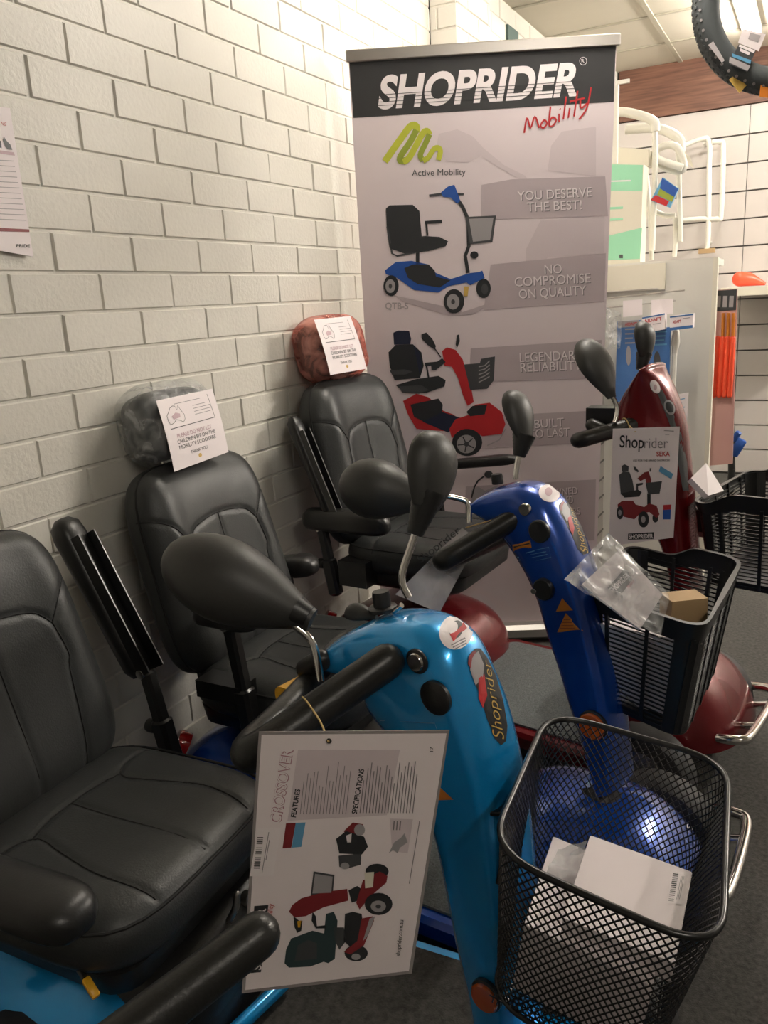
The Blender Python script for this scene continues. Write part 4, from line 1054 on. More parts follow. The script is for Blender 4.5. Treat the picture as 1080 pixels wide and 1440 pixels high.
for k in range(15):
    y = 612+k*6.6; pline(g, BPL, [k5(752-k*1.15, y), k5(770-k*1.15, y+2)], rnd.choice((.0005, .001, .0013)), M['ink'], .0009)
for k in range(3): pline(g, BPL, [k5(780+k*5, 620), k5(764+k*5, 700)], .0005, M['inkg'], .0009)
obj('barcode_label', g, None, cb, 0)
cen_b = sum(bot, V(0, 0, 0))/4
ey = -F1[2]
cb2 = carton('white_carton', bot[3]+(bot[0]-bot[3])*.08+(bot[2]-bot[3])*.12+up1*.012, (bot[2]-bot[3]).normalized(), (bot[0]-bot[3]).normalized(), up1, .15, .17, .10, M['paper'], 'larger white carton underneath the flat one at the bottom of the wire basket')
g = G(); p = bot[3]+(bot[0]-bot[3])*.08+(bot[2]-bot[3])*.12+up1*.035-F1[2]*.003
def crumple(name, quad, m, amp, label, cat, sub=22, fr=30, seed=0, th=.0006):
    tl, tr, br, bl = [Vector(p) for p in quad]; n = (tr-tl).cross(bl-tl).normalized(); vs = []
    for j in range(sub+1):
        for i in range(sub+1):
            a, b = i/sub, j/sub; p = (tl*(1-a)+tr*a)*(1-b)+(bl*(1-a)+br*a)*b
            q = p+V(seed, seed, seed); vs.append(p+n*(amp*noise.noise(q*fr)+amp*.6*noise.noise(q*fr*2.3)))
    fs = [(j*(sub+1)+i, j*(sub+1)+i+1, (j+1)*(sub+1)+i+1, (j+1)*(sub+1)+i) for j in range(sub) for i in range(sub)]
    g = G().add(vs, fs, m); g2_ = [v-n*th for v in vs]; g.add(g2_, [f[::-1] for f in fs], m)
    return tag(obj(name, g, None, None, 60), label, cat), n
crumple('plastic_bag', [at(785, 1188, D=1.055), at(826, 1186, D=1.05), at(800, 1290, D=.99), at(755, 1262, D=1.0)], M['clear'], .012, 'crumpled clear plastic bag beside the flat white carton in the wire basket', 'plastic bag', seed=2)

# --- inside the plastic basket of the blue scooter
DB = 1.40
ql = [at(852, 753, D=1.46), at(938, 838, D=1.43), at(925, 900, D=1.39), at(790, 818, D=1.36)]
man = [at(872, 772, D=1.452), at(932, 836, D=1.425), at(900, 885, D=1.385), at(818, 822, D=1.375)]
mc, nm = sheet('manual_booklet', man, .004, M['paper'], 'white printed booklet inside the clear bag leaning out of the slotted basket', 'booklet')
MPL = Plane(man[0], nm); g = G(); pp(g, MPL, [k7(*p) for p in ((270, 770), (345, 685), (372, 735), (330, 790))], M['pdk'], .0008)
ptxt(g, MPL, 'SHOPRIDER', *k7(292, 790), *k7(362, 722), 8, M['pwhite'], .0012, .02); ptxt(g, MPL, 'Mobility', *k7(358, 772), *k7(380, 742), 5, M['pred'], .0012); ptxt(g, MPL, 'Owners manual' if 0 else 'manual', *k7(395, 808), *k7(425, 782), 3, M['inkg'], .001)
obj('booklet_lettering', g, None, mc, 0)
crumple('plastic_bag', [p+nm*.008 for p in ql], M['bagclear'], .0035, 'clear plastic bag holding a booklet, leaning out of the slotted basket', 'plastic bag', fr=45, seed=5)
o2 = cen2-up2*.19
axf, ayl = F2[1], F2[2]
c3 = carton('brown_carton', at(945, 850, D=1.47)-V(0, 0, .07), V(.8, .55, 0).normalized(), V(-.55, .8, 0).normalized(), V(0, 0, 1), .07, .05, .075, M['tan'], 'small brown cardboard box inside the slotted basket of the dark blue scooter')
qp = bot2[0]+up2*.012-ayl*0+axf*.035
tag(obj('paper_bundle', G().loft([[cen2-up2*d+axf*x+ayl*(-.190+.16*d+yy) for x, d in ((-.09, .06), (.115, .055), (.095, .225), (.03, .225), (-.095, .12))] for yy in (0, .035)]), M['paper'], None, 30), 'white paper sleeve standing behind the slots of the dark blue scooter basket', 'paper')
# --- small white box on the red scooter's basket
nbx = [at(993, 651, D=1.93), at(1018, 690, D=1.90), at(996, 697, D=1.87), at(972, 672, D=1.90)]
wb, _n = sheet('price_box', nbx, .018, M['paper'], 'small white box with grey print perched on the rim of the rear basket', 'box')
PB = Plane(nbx[0], _n); g = G()
for k in range(3): pline(g, PB, [(983+k*3, 672+k*-3), (999+k*3, 688+k*-3)], .0012, M['inkg'], .0008)
obj('box_lettering', g, None, wb, 0)

# --- padded bar at the bottom of the picture
a, b = at(362, 1316, D=.72), at(150, 1480, D=.66)
HB = thing('walking_frame', (b.x, b.y, 0), 'thick black padded bar end poking in at bottom left, in front of the sideways card', 'handle')
obj('foam_grip', G().tube([a, a.lerp(b, .3), a.lerp(b, .7), b], [.0205, .0225, .0225, .0225], n=20, smooth=3, round_=True), M['foam'], HB, 60)
e = b+(b-a).normalized()*.1; g = G().tube([a.lerp(b, .9), e, e+V(0, -.05, -.05), V(e.x, e.y-.06, .02)], .011, smooth=4, n=10)
g.tube([V(e.x, e.y-.06, .02), V(e.x-.3, e.y-.06, .02)], .011); g.tube([V(e.x, e.y-.06, .02), V(e.x+.15, e.y-.06, .02)], .011); g.tube([V(e.x, e.y-.06, .0125), V(e.x, e.y-.3, .0125)], .011)
obj('steel_frame', g, M['steelb'], HB, 60)

# ================================================================== BANNER STAND
TLb, TRb = V(.075, 1.229, 2.08), V(.848, 1.601, 2.08); BRb, BLb = V(.777, 1.663, .05), V(.035, 1.306, .05)
bx = (TRb-TLb).normalized(); nb = (TRb-TLb).cross(BRb-TRb).normalized()
BP = Plane(TRb, nb)
BN = thing('banner_stand', ((TLb.x+TRb.x)/2, 1.48, 0), 'tall pale mauve roll-up advertising banner with pictures of scooters, beside the brick wall', 'banner')
BPn = BP.n
px_b = [(489, 83), (866, 60), None, None]
prt = G(); bl, br = BP(555, 880), BP(833, 876)
q = [BP(490, 84), BP(867, 62), BRb+BPn*0.0, BLb]
prt.add([q[0], q[1], q[2], q[3]], [(0, 1, 2, 3)], M['banner']); prt.add([p-BPn*.002 for p in q], [(3, 2, 1, 0)], M['banner'])
ban = obj('banner_sheet', prt, None, BN, 0)
a, b = BP(486, 80), BP(872, 56)
obj('top_rail', G().bar(a, b, .022, .036, c=.15, m=M['satin']), None, BN, 30)
dflat = V(bx.x, bx.y, 0).normalized(); nfl = V(BPn.x, BPn.y, 0).normalized()
cb0, cb1 = V(BLb.x, BLb.y, .04), V(BRb.x, BRb.y, .04)+dflat*.012
g = G().bar(cb0, cb1, .11, .06, c=.25, m=M['alu']); obj('base_case', g, None, BN, 30)
for t in (.12, .88): p = cb0.lerp(cb1, t); obj('foot', G().bar(p+nfl*.17-V(0, 0, .032), p-nfl*.03-V(0, 0, .032), .035, .012, m=M['alu']), None, BN, 30)
obj('support_pole', G().tube([cb0.lerp(cb1, .5)-nfl*.02, a.lerp(b, .5)-nfl*.02], .009), M['alu'], BN)
def kb(x, y): return (480+x*400/1080, 40+y*300/810)
def CB(L): return [kb(*p) for p in L]
g = G(); pp(g, BP, [(491, 84.5), (866, 62), (863, 143), (497, 166)], M['bhead'], .0006)
pp(g, BP, [(851, 248), (855, 304), (676, 309), (677, 260), (720, 252)], M['mauve'], .0006); pp(g, BP, [(852, 356), (850, 424), (680, 436), (690, 372)], M['mauve'], .0006)
pp(g, BP, [(846, 478), (845, 532), (660, 538), (662, 490)], M['mauve'], .0006); pp(g, BP, [(842, 577), (840, 622), (662, 632), (664, 586)], M['mauve'], .0006); pp(g, BP, [(838, 674), (836, 760), (652, 766), (655, 684)], M['mauve'], .0006)
pp(g, BP, [(847, 424), (846, 478), (722, 486), (722, 430)], M['mauve2'], .0005) if 0 else None
pp(g, BP, CB([(370, 400), (440, 383), (500, 410), (540, 455), (620, 520), (700, 560), (712, 585), (680, 575), (600, 530), (530, 485), (480, 510), (400, 505), (360, 460)]), M['mauve2'], .0005)
pp(g, BP, [(770, 240), (775, 205), (790, 185), (838, 178), (838, 248)], M['mauve2'], .0004)
pp(g, BP, [(735, 430), (740, 350), (760, 310), (850, 304), (850, 356), (770, 362)], M['mauve2'], .0004)
obj('printed_panels', g, None, ban, 0)
g = G()
ptxt(g, BP, 'SHOPRIDER', 531, 152, 812, 133, 44, M['pwhite'], .0012, .035, 9)
for k in range(4): pline(g, BP, [(528, 134+k*5.0), (815, 114+k*5.0)], .0016, M['bhead'], .0018)
ptxt(g, BP, 'R', 818, 89, 822, 88.5, 6, M['pwhite'], .0012); pline(g, BP, circ(820, 86, 5, 5.5, 20)+[circ(820, 86, 5, 5.5, 20)[0]], .0016, M['pwhite'], .0012)
obj('banner_title', g, None, ban, 0)
# handwritten word, brushed in strokes
g = G(); HW = [[(737, 187), (741, 166), (746, 180), (752, 164), (758, 180)], [(763, 171), (760, 177), (764, 180), (769, 174), (766, 169), (763, 171)], [(774, 150), (772, 175), (777, 177), (782, 169), (777, 165), (773, 170)],
    [(786, 160), (786, 172)], [(787, 153), (788, 154)], [(796, 136), (792, 168)], [(801, 152), (799, 166)], [(802, 143), (803, 144)], [(812, 128), (807, 164)], [(801, 143), (822, 138)], [(816, 140), (817, 152), (827, 144)], [(831, 123), (825, 152), (814, 168)]]
for s in HW: pline(g, BP, spl2([(x, y, 0) for x, y in s], 4) and [(p[0], p[1]) for p in spl2([(x, y, 0) for x, y in s], 4)], .0055, M['pred'], .0022)
obj('red_handwriting', g, None, ban, 0)
g = G()
def zig(L, m, o, w=.018): pline(g, BP, [kb(p[0], p[1]) for p in spl2([(x, y, 0) for x, y in L], 4)], w, M[m], o)
zig([(165, 505), (225, 420), (262, 372), (285, 372), (285, 395)], 'lime', .0008, .022); zig([(285, 385), (262, 430), (225, 485), (225, 503), (245, 500)], 'olive', .0010, .020); zig([(235, 508), (262, 485), (305, 405), (325, 390), (335, 405)], 'lime', .0012, .020)
zig([(335, 402), (318, 440), (300, 480), (310, 502)], 'olive', .0014, .018); zig([(310, 502), (330, 490), (352, 458), (370, 455), (376, 470), (368, 500)], 'lime', .0016, .017)
obj('lime_emblem', g, None, ban, 0)
g = G(); ptxt(g, BP, 'Active Mobility', *kb(268, 560), *kb(472, 556), 9, M['pdk2'], .0008); obj('emblem_lettering', g, None, ban, 0); g = G()
def kq(x, y): return (500+x*370/1080, 240+y*420/1226)
ptxt(g, BP, 'QTB-S', *kq(122, 568), *kq(216, 568), 9, M['inkl'], .0008, .02); obj('model_lettering', g, None, ban, 0)
g = G()
for txt, x0, y0, x1, y1, h in (('YOU DESERVE', 728, 282, 832, 276, 13), ('THE BEST!', 741, 297.5, 818, 294, 13), ('NO', 766, 385, 790, 384, 13), ('COMPROMISE', 724, 403, 830, 397, 13), ('ON QUALITY', 730, 420, 824, 414, 13),
                               ('LEGENDARY', 731, 509, 818, 505, 13), ('RELIABILITY', 732, 523, 818, 519.5, 13), ('BUILT', 752, 602, 793, 599, 12), ('TO LAST', 744, 616, 801, 613, 12), ('OWNED', 770, 698, 812, 694, 10), ('ED', 797, 708, 806, 707, 10), ('RS', 806, 724, 816, 723, 10)):
    g = G(); ptxt(g, BP, txt, x0+1.2, y0+1.2, x1+1.2, y1+1.2, h, M['inkg'], .0010); ptxt(g, BP, txt, x0, y0, x1, y1, h, M['pwhite'], .0014)
    obj('slogan_lettering', g, None, ban, 0)
# printed picture: blue travel scooter
g = G(); A = lambda L, m, o: pp(g, BP, [kq(*p) for p in L], M[m], o); cc = lambda x, y, rx, ry, m, o: pp(g, BP, [kq(*p) for p in circ(x, y, rx, ry, 22)], M[m], o)
ln = lambda L, w, m, o: pline(g, BP, [kq(*p) for p in L], w, M[m], o)
A([(150, 510), (380, 560), (440, 580), (560, 540), (480, 590), (380, 595), (200, 540)], 'mauve', .0008)
A([(125, 155), (140, 142), (235, 140), (262, 165), (272, 270), (262, 295), (180, 300), (140, 320), (128, 240)], 'pdk', .0012)
A([(140, 300), (180, 290), (280, 268), (345, 272), (380, 290), (370, 310), (300, 330), (200, 340), (145, 320)], 'pdk', .0015); ln([(130, 230), (150, 340), (170, 350), (330, 318)], .006, 'pdk2', .0014)
ln([(285, 213), (355, 208)], .010, 'pdk', .0014); ln([(290, 212), (295, 268)], .007, 'pdk', .0013); ln([(255, 335), (255, 385)], .012, 'pdk', .0012)
A([(120, 410), (165, 375), (230, 370), (300, 385), (330, 420), (390, 445), (470, 420), (520, 415), (525, 440), (450, 460), (380, 475), (340, 500), (240, 490), (170, 440), (125, 425)], 'pblue', .0012)
A([(200, 400), (235, 385), (300, 385), (325, 410), (330, 435), (390, 450), (345, 480), (255, 465), (215, 440)], 'pdk', .0015)
A([(440, 445), (520, 410), (530, 440), (470, 470)], 'pblue', .0017)
cc(146, 472, 31, 43, 'pdk', .0016); cc(143, 474, 20, 28, 'pgrey', .0018); cc(143, 474, 7, 10, 'pdk2', .002)
cc(404, 536, 42, 50, 'pdk', .0018); cc(400, 538, 26, 32, 'pgrey', .0020); cc(400, 538, 8, 10, 'pdk2', .0022); cc(525, 483, 30, 40, 'pdk', .0011); cc(530, 486, 14, 22, 'pdk2', .0013)
ln([(420, 120), (440, 150), (462, 200), (465, 310), (450, 350), (462, 420)], .012, 'pdk', .0014); A([(350, 90), (380, 65), (405, 58), (420, 95), (430, 125), (415, 135), (390, 110), (360, 108)], 'pblue', .0018); ln([(302, 103), (360, 95)], .008, 'pdk2', .0016); ln([(415, 96), (444, 97)], .007, 'pdk2', .0016)
A([(450, 190), (577, 184), (562, 292), (470, 302)], 'pdk2', .0016); A([(465, 198), (566, 193), (552, 284), (482, 292)], 'pgrey', .0018); cc(487, 346, 17, 15, 'pdk', .0016)
A([(445, 475), (465, 475), (460, 515), (445, 515)], 'gold', .0017)
obj('printed_blue_scooter', g, None, ban, 0)
g = G()
A([(155, 665), (175, 656), (220, 657), (228, 690), (225, 712), (158, 714)], 'pnavy', .0012); A([(135, 745), (165, 715), (235, 712), (270, 745), (280, 800), (265, 850), (160, 860), (140, 800)], 'pdk', .0012); A([(165, 720), (230, 716), (250, 780), (245, 850), (180, 855)], 'pdk2', .0014) if 0 else A([(238, 720), (262, 745), (274, 800), (262, 835), (250, 770)], 'pnavy', .0014)
A([(165, 880), (250, 855), (340, 842), (370, 860), (365, 885), (290, 912), (200, 912)], 'pdk', .0016); A([(140, 820), (200, 815), (235, 825), (200, 838), (150, 838)], 'pdk2', .0018); ln([(285, 795), (340, 790)], .012, 'pdk', .0014); ln([(290, 795), (300, 850)], .006, 'pdk', .0013)
A([(180, 885), (270, 880), (300, 900), (260, 915), (190, 910)], 'pdk2', .0018)
A([(270, 672), (290, 664), (315, 690), (330, 720), (325, 735), (295, 715), (272, 690)], 'pdk', .0012); ln([(325, 730), (350, 765)], .004, 'pdk', .0012); A([(415, 675), (425, 672), (428, 700), (418, 725), (411, 715)], 'pdk', .0012)
A([(355, 740), (375, 725), (410, 735), (440, 775), (455, 830), (475, 890), (485, 950), (460, 965), (440, 920), (420, 850), (395, 805), (365, 800)], 'pred', .0014); A([(310, 800), (355, 770), (370, 785), (330, 818), (312, 820)], 'pdk', .0016)
A([(445, 795), (510, 790), (515, 772), (572, 762), (568, 860), (540, 895), (470, 900)], 'pdk2', .0016)
for k in range(5): ln([(505, 805+k*16), (530, 800+k*14), (550, 780+k*16)], .004, 'pgrey', .0019)
A([(195, 945), (250, 915), (300, 930), (360, 985), (400, 1000), (470, 1050), (380, 1070), (250, 1060), (215, 1000)], 'pred', .0011); A([(225, 960), (340, 935), (358, 960), (355, 1000), (280, 1030), (240, 1010)], 'pdk', .0014); A([(275, 1030), (355, 990), (450, 1020), (380, 1075)], 'pnavy', .0014)
A([(385, 1060), (410, 1020), (470, 1000), (490, 960), (550, 952), (600, 990), (615, 1040), (600, 1080), (520, 1090), (470, 1060), (420, 1070), (395, 1100)], 'pred', .0016); A([(455, 990), (480, 965), (540, 960), (530, 1000), (470, 1008)], 'pdk', .0018)
cc(458, 1115, 62, 56, 'pdk', .0018); cc(455, 1122, 40, 38, 'pgrey', .0020); cc(455, 1122, 10, 10, 'pdk2', .0022)
for k in range(5): a_ = 2*PI*k/5; ln([(455+9*math.cos(a_+.5), 1122+9*math.sin(a_+.5)), (455+36*math.cos(a_+.5), 1122+34*math.sin(a_+.5))], .004, 'pdk', .0023)
ln([(540, 1128), (590, 1105), (615, 1060)], .004, 'pgrey', .0018)
obj('printed_red_scooter', g, None, ban, 0)
g = G(); 
for L in ([(663, 700), (667, 685), (672, 676), (680, 670)],): pline(g, BP, L, .006, M['pdk'], .001)
pp(g, BP, circ(687, 667, 6, 5, 14), M['pdk2'], .0012); pp(g, BP, [(662, 690), (672, 684), (682, 690), (700, 682), (700, 720), (664, 712)], M['pgrey'], .0009)
obj('printed_small_scooter', g, None, ban, 0)

# ================================================================== WALL POSTER
WP = Plane((.011, 0, 1.5), (1, 0, 0))
pq = [WP(-60, 142), WP(14, 152), WP(47, 361), WP(-40, 345)]
po, _n = sheet('wall_poster', pq, .002, M['paper'], 'white printed sheet with red bands on the brick wall, cut off at the left edge', 'poster')
def kp(x, y): return (x/5.54, 120+y/5.54)
g = G(); pp(g, WP, [kp(*p) for p in ((-200, 480), (108, 522), (114, 548), (-200, 500))], M['inkp'], .0006); pp(g, WP, [kp(*p) for p in ((-200, 1100), (226, 1122), (228, 1144), (-200, 1132))], M['pdred'], .0006)
for k in range(12): pline(g, WP, [kp(-150, 575+k*42), kp(105+k*9, 590+k*42)], .0014, M['inkl'], .0006)
ptxt(g, WP, 'PRIDE', *kp(126, 1262), *kp(232, 1264), 4.5, M['ink'], .0007, .02); ptxt(g, WP, 'SCENDING'[-3:] if 0 else 'NG', *kp(5, 308), *kp(44, 316), 4.5, M['pred'], .0007)
pp(g, WP, [kp(*p) for p in ((18, 425), (30, 400), (48, 430), (62, 445), (78, 460), (95, 505), (60, 500), (40, 480))], M['pdk2'], .0007); pp(g, WP, [kp(*p) for p in ((-20, 440), (5, 430), (12, 490), (-20, 480))], M['pdk2'], .0007)
obj('poster_print', g, None, po, 0)

# ================================================================== DISPLAY BAY BEYOND THE BANNER
YP = 2.5
UN = thing('display_unit', (.9, 2.3, 0), 'white display bay behind the banner with a plain end panel and hooks', 'display stand')
top_z = 1.41
obj('end_panel', G().box((.62, YP, .0), (1.065, YP+.025, top_z), M['white']), None, UN, 0)
obj('end_edge', G().box((1.065, YP-.012, .0), (1.083, YP+.035, top_z), M['cream']), None, UN, 0)
obj('top_board', G().box((.50, YP+.025, top_z-.03), (1.065, YP+.42, top_z), M['white']), None, UN, 0)
g = G().box((.50, 1.98, .0), (.62, YP, top_z), M['slat'])
obj('back_board', g, None, UN, 0)
g = G()
zz_ = .1
while zz_ < 1.1: g.box((.62, 1.99, zz_), (.623, YP, zz_+.008), M['groove']); zz_ += .085
obj('board_slots', g, None, UN, 0)
obj('header_card', G().box((.622, YP-.02, 1.29), (.875, YP-.004, 1.40), M['cream']), None, UN, 0)
for k, (px0, px1) in enumerate((((852, 411), (925, 406)), ((880, 419), (963, 408)), ((885, 432), (950, 423)))):
    p0, p1 = at(*px0, Y=2.42-.05*k), at(*px1, Y=2.42-.05*k)
    obj('hook', G().tube([V(.62, p0.y, p0.z), p1], .003, n=6), M['satin'], UN)
# hanging packs
def pack(name, quad, Y, label, cards, group='packs hanging on the display hooks'):
    q = [at(x, y, Y=Y) for x, y in quad]; o, n = sheet(name, q, .02, M['ppl'], label, 'hanging pack', group)
    return o, Plane(q[0], n)
o, P = pack('hanging_pack', [(868, 452), (900, 450), (897, 560), (865, 566)], 2.36, 'blue hanging pack left of the mirror of the red scooter', 0)
g = G(); pp(g, P, [(869, 452), (899, 450), (899, 459), (869, 461)], M['pgrey'], .0008); ptxt(g, P, 'AIDAPT', 879, 458, 896, 457, 4, M['pred'], .0012, .02)
for k in range(4): pline(g, P, [(879, 463+k*6.5), (894-(k % 3)*2, 462.5+k*6.5)], .006, M['pgrey'], .0012)
pp(g, P, circ(884, 500, 3.5, 14), M['pgrey'], .0012); obj('pack_print', g, None, o, 0)
o, P = pack('hanging_pack', [(912, 462), (943, 460), (940, 570), (912, 574)], 2.30, 'darker blue hanging pack below the white and red box end', 0)
g = G()
for k in range(4): pline(g, P, [(920, 467+k*6), (938-(k % 3)*2, 466+k*6)], .006, M['plblue'], .0012)
pp(g, P, circ(924, 510, 5, 16), M['pdk2'], .0012); obj('pack_print', g, None, o, 0)
def bx3(name, px, Y, d, label):
    q = [at(x, y, Y=Y) for x, y in px]; o, n = sheet(name, q, d, M['pwhite'], label, 'carton', 'printed cartons on the display hooks'); return o, Plane(q[0], n)
o, P = bx3('hanging_carton', [(903, 447), (935, 441), (935, 463), (903, 469)], 2.26, .05, 'white carton end with blue top and red lettering, left of two')
g = G(); pp(g, P, [(903, 446.5), (935, 440.5), (935, 442.5), (903, 448.5)], M['ppl'], .0008); ptxt(g, P, 'AIDAPT', 906, 454, 931, 450, 4.5, M['pred'], .0010, .02); pp(g, P, [(904, 456), (915, 455), (915, 467), (911, 467)], M['ppl'], .0008); pline(g, P, [(918, 456), (930, 454)], .003, M['inkl'], .001); obj('carton_print', g, None, o, 0)
o, P = bx3('hanging_carton', [(942, 445), (975, 441), (974, 461), (942, 465)], 2.26, .05, 'white carton end with blue top and red lettering, right of two')
g = G(); pp(g, P, [(942, 445), (975, 441), (975, 443), (942, 447)], M['ppl'], .0008); pp(g, P, [(942, 461), (974, 457), (974, 461), (942, 465)], M['ppl'], .0008); ptxt(g, P, 'AIDAPT', 946, 455, 958, 453.5, 4, M['pred'], .0010, .02); pline(g, P, [(960, 448), (971, 446.5)], .003, M['inkl'], .001); obj('carton_print', g, None, o, 0)
BG = thing('bath_brush', tuple(at(950, 560, Y=2.32)), 'long white handled brush in a hanging pack before the grey end panel', 'brush')
a, b, c = at(951, 467, Y=2.32), at(949, 495, Y=2.32), at(946, 556, Y=2.32)
obj('brush_head', G().tube([a, a.lerp(b, .5), b], [.013, .018, .011], n=12, round_=True), M['wplastic'], BG); obj('brush_handle', G().tube([b, c], .010, n=10), M['wplastic'], BG)
o, n_ = sheet('hang_card', [at(941, 557, Y=2.33), at(968, 552, Y=2.33), at(965, 615, Y=2.33), at(938, 612, Y=2.33)], .003, M['pwhite'], 'white card with blue print hanging under the white brush', 'card')
P = Plane(at(941, 557, Y=2.33), n_); g = G()
for k in range(5): pline(g, P, [(947, 563+k*6), (963-(k % 2)*4, 560.5+k*6)], .004, M['plblue'], .0008)
obj('card_print', g, None, o, 0)
o, _n = crumple('clear_pack', [at(853, 432, Y=2.3), at(874, 440, Y=2.3), at(872, 490, Y=2.3), at(852, 492, Y=2.3)], M['clear'], .02, 'clear wrapped pack hanging right beside the banner edge', 'hanging pack', fr=20)
for k, (x0, y0, x1, y1) in enumerate(((876, 423, 903, 446), (916, 422, 946, 444))):
    q = [at(x0, y0, Y=2.29), at(x1, y0-2, Y=2.29), at(x1, y1-3, Y=2.29), at(x0, y1, Y=2.29)]
    sheet('backing_card', q, .002, M['pwhite'], ['blank white hanging card above the left white carton', 'blank white hanging card above the right white carton'][k], 'card', 'blank cards on the display hooks')
# on top of the bay
q = [at(853, 229, Y=2.56), at(905, 231, Y=2.56), at(900, 366, Y=2.56), at(853, 370, Y=2.56)]
for p in q[2:]: p.z = top_z+.001
gb, n_ = sheet('mint_box', q, .12, M['cream'], 'mint green and cream box standing on the display bay beside the banner', 'box')
P = Plane(q[0], n_); g = G(); pp(g, P, [(854, 231), (904, 232), (903, 269), (854, 268)], M['mint'], .0008); pp(g, P, [(854, 332), (903, 320), (900, 364), (854, 366)], M['mint'], .0008)
ptxt(g, P, 'needlepoint' if 0 else 'medisure', 858, 256, 886, 255, 3.5, M['pwhite'], .0012) if 0 else pline(g, P, [(858, 255), (887, 254)], .006, M['pwhite'], .0012)
for k in range(2): pline(g, P, [(858, 293+k*16), (876, 292+k*16)], .010, M['mint'], .0012)
pp(g, P, [(871, 358), (876, 358), (876, 363), (871, 363)], M['pdk2'], .0012); obj('box_print', g, None, gb, 0)
TFq = thing('toilet_frame', (.95, 2.7, top_z), 'white tubular toilet frame with padded arms standing on the display bay', 'toilet frame')
def ft(name, L, Y, r, m='wplastic', par=TFq): return obj(name, G().tube([at(x, y, Y=Y) for x, y in L], r, n=10, smooth=5), M[m], par, 60)
ft('arm_rest', [(855, 158), (880, 158), (905, 164), (920, 172), (922, 185)], 2.72, .020); ft('arm_rest', [(880, 182), (920, 180), (945, 188), (957, 200), (956, 215)], 2.9, .022)
ft('leg', [(921, 175), (921, 250), (919, 300), (917, 352)], 2.72, .013); ft('leg', [(954, 195), (955, 260), (957, 340)], 2.9, .012); ft('leg', [(909, 245), (914, 300), (916, 366)], 2.80, .011); ft('leg', [(949, 305), (950, 340), (948, 361)], 2.9, .011)
ft('cross_bar', [(921, 222), (935, 228), (960, 236)], 2.75, .016); ft('cross_bar', [(921, 297), (935, 303), (950, 303)], 2.80, .012)
obj('seat_ring', G().tube([at(x, y, Y=2.78) for x, y in ((922, 215), (935, 205), (953, 208), (962, 235), (950, 240), (930, 232))], .016, n=10, smooth=4, closed=True), M['wplastic'], TFq, 60)
o = tag(obj('upright_board', G().box((0, 0, -.07), (.02, .03, .26), T=Matrix.Translation(at(861, 210, Y=2.62))), M['wplastic'], None, 0), 'narrow white upright board behind the mint green box', 'board')
q = [at(853, 206, Y=2.70), at(912, 210, Y=2.70), at(912, 233, Y=2.70), at(853, 230, Y=2.70)]
bx_, _ = sheet('white_carton', q, .1, M['cream'], 'long cream carton lying on top of the mint green box', 'carton')
q = [at(932, 249, Y=2.7), at(954, 265, Y=2.7), at(942, 292, Y=2.7), at(915, 282, Y=2.7)]
pk, n_ = sheet('coloured_packet', q, .02, M['plblue'], 'blue, green and red packet hanging in the white frame', 'packet')
P = Plane(q[0], n_); g = G(); pp(g, P, [(931, 250), (954, 266), (948, 277), (928, 265)], M['pblue'], .0008); pp(g, P, [(928, 265), (948, 277), (945, 284), (924, 274)], M['olive'], .0008); pp(g, P, [(922, 274), (941, 283), (937, 290), (915, 281)], M['pred'], .0008); obj('packet_print', g, None, pk, 0)
q = [at(957, 208, Y=2.88), at(971, 222, Y=2.88), at(976, 238, Y=2.88), at(962, 226, Y=2.88)]
tg, _ = sheet('cardboard_tag', q, .002, M['cream'], 'cream cardboard tag hanging on the end of the white frame', 'tag')
# hand rails on the slat wall
def rail(label, L, Y):
    root = thing('grab_rail', tuple(at(*L[0], Y=Y)), label, 'grab rail', 'white rails on the slat wall')
    obj('rail', G().tube([at(x, y, Y=Y) for x, y in L], .016, n=12, smooth=5), M['wplastic'], root, 60); return root
r1 = rail('white hooped rail on the slat wall, left of two', [(962, 205), (985, 196), (997, 200), (997, 250), (996, 330), (994, 350)], 4.62)
obj('foot_plate', G().box((-.05, -.02, -.01), (.05, .02, .02), T=Matrix.Translation(at(994, 354, Y=4.62))), M['tan'], r1)
for px_ in ((990, 200), (996, 340)): c = at(*px_, Y=4.62); obj('standoff', G().tube([c, V(c.x, YB-.015, c.z)], .009), M['wplastic'], r1)
r2 = rail('white hooped rail on the slat wall, right of two', [(1002, 200), (1013, 200), (1017, 210), (1014, 300), (1008, 308), (985, 308), (958, 310)], 4.62)
for px_ in ((1013, 203), (985, 308)): c = at(*px_, Y=4.62); obj('standoff', G().tube([c, V(c.x, YB-.015, c.z)], .009), M['wplastic'], r2)
# red tube pack
q = [at(1005, 408, Y=2.62), at(1037, 406, Y=2.62), at(1030, 652, Y=2.62), at(996, 655, Y=2.62)]
rp = thing('tube_pack', tuple(q[2]), 'tall clear pack of neon orange tubes at the right of the end panel', 'hanging pack')
obj('pack_backing', G().prism(q, V(0, .015, 0), M['palered']), None, rp, 0)
g = G(); P = Plane(q[0]-V(0, .001, 0), V(0, 1, 0))
pp(g, P, [(1006, 409), (1036, 407), (1035, 436), (1004, 438)], M['pdk2'], .0008)
for k in range(3): pp(g, P, [(1008+k*9, 416), (1014+k*9, 416), (1013+k*9, 432), (1007+k*9, 432)], M['inkl'], .0012)
obj('pack_header', g, None, rp, 0)
for k in range(4):
    a, b = at(1009+k*7.2, 476, Y=2.605), at(1004+k*7.2, 556, Y=2.605); obj('orange_tube', G().tube([a, b], .0115, n=10, round_=True), M['neon'], rp, 60)
    if k: obj('tube_tip', G().tube([at(1010+k*7.2, 440, Y=2.605), a], .007, n=8), M['orange'], rp, 60)
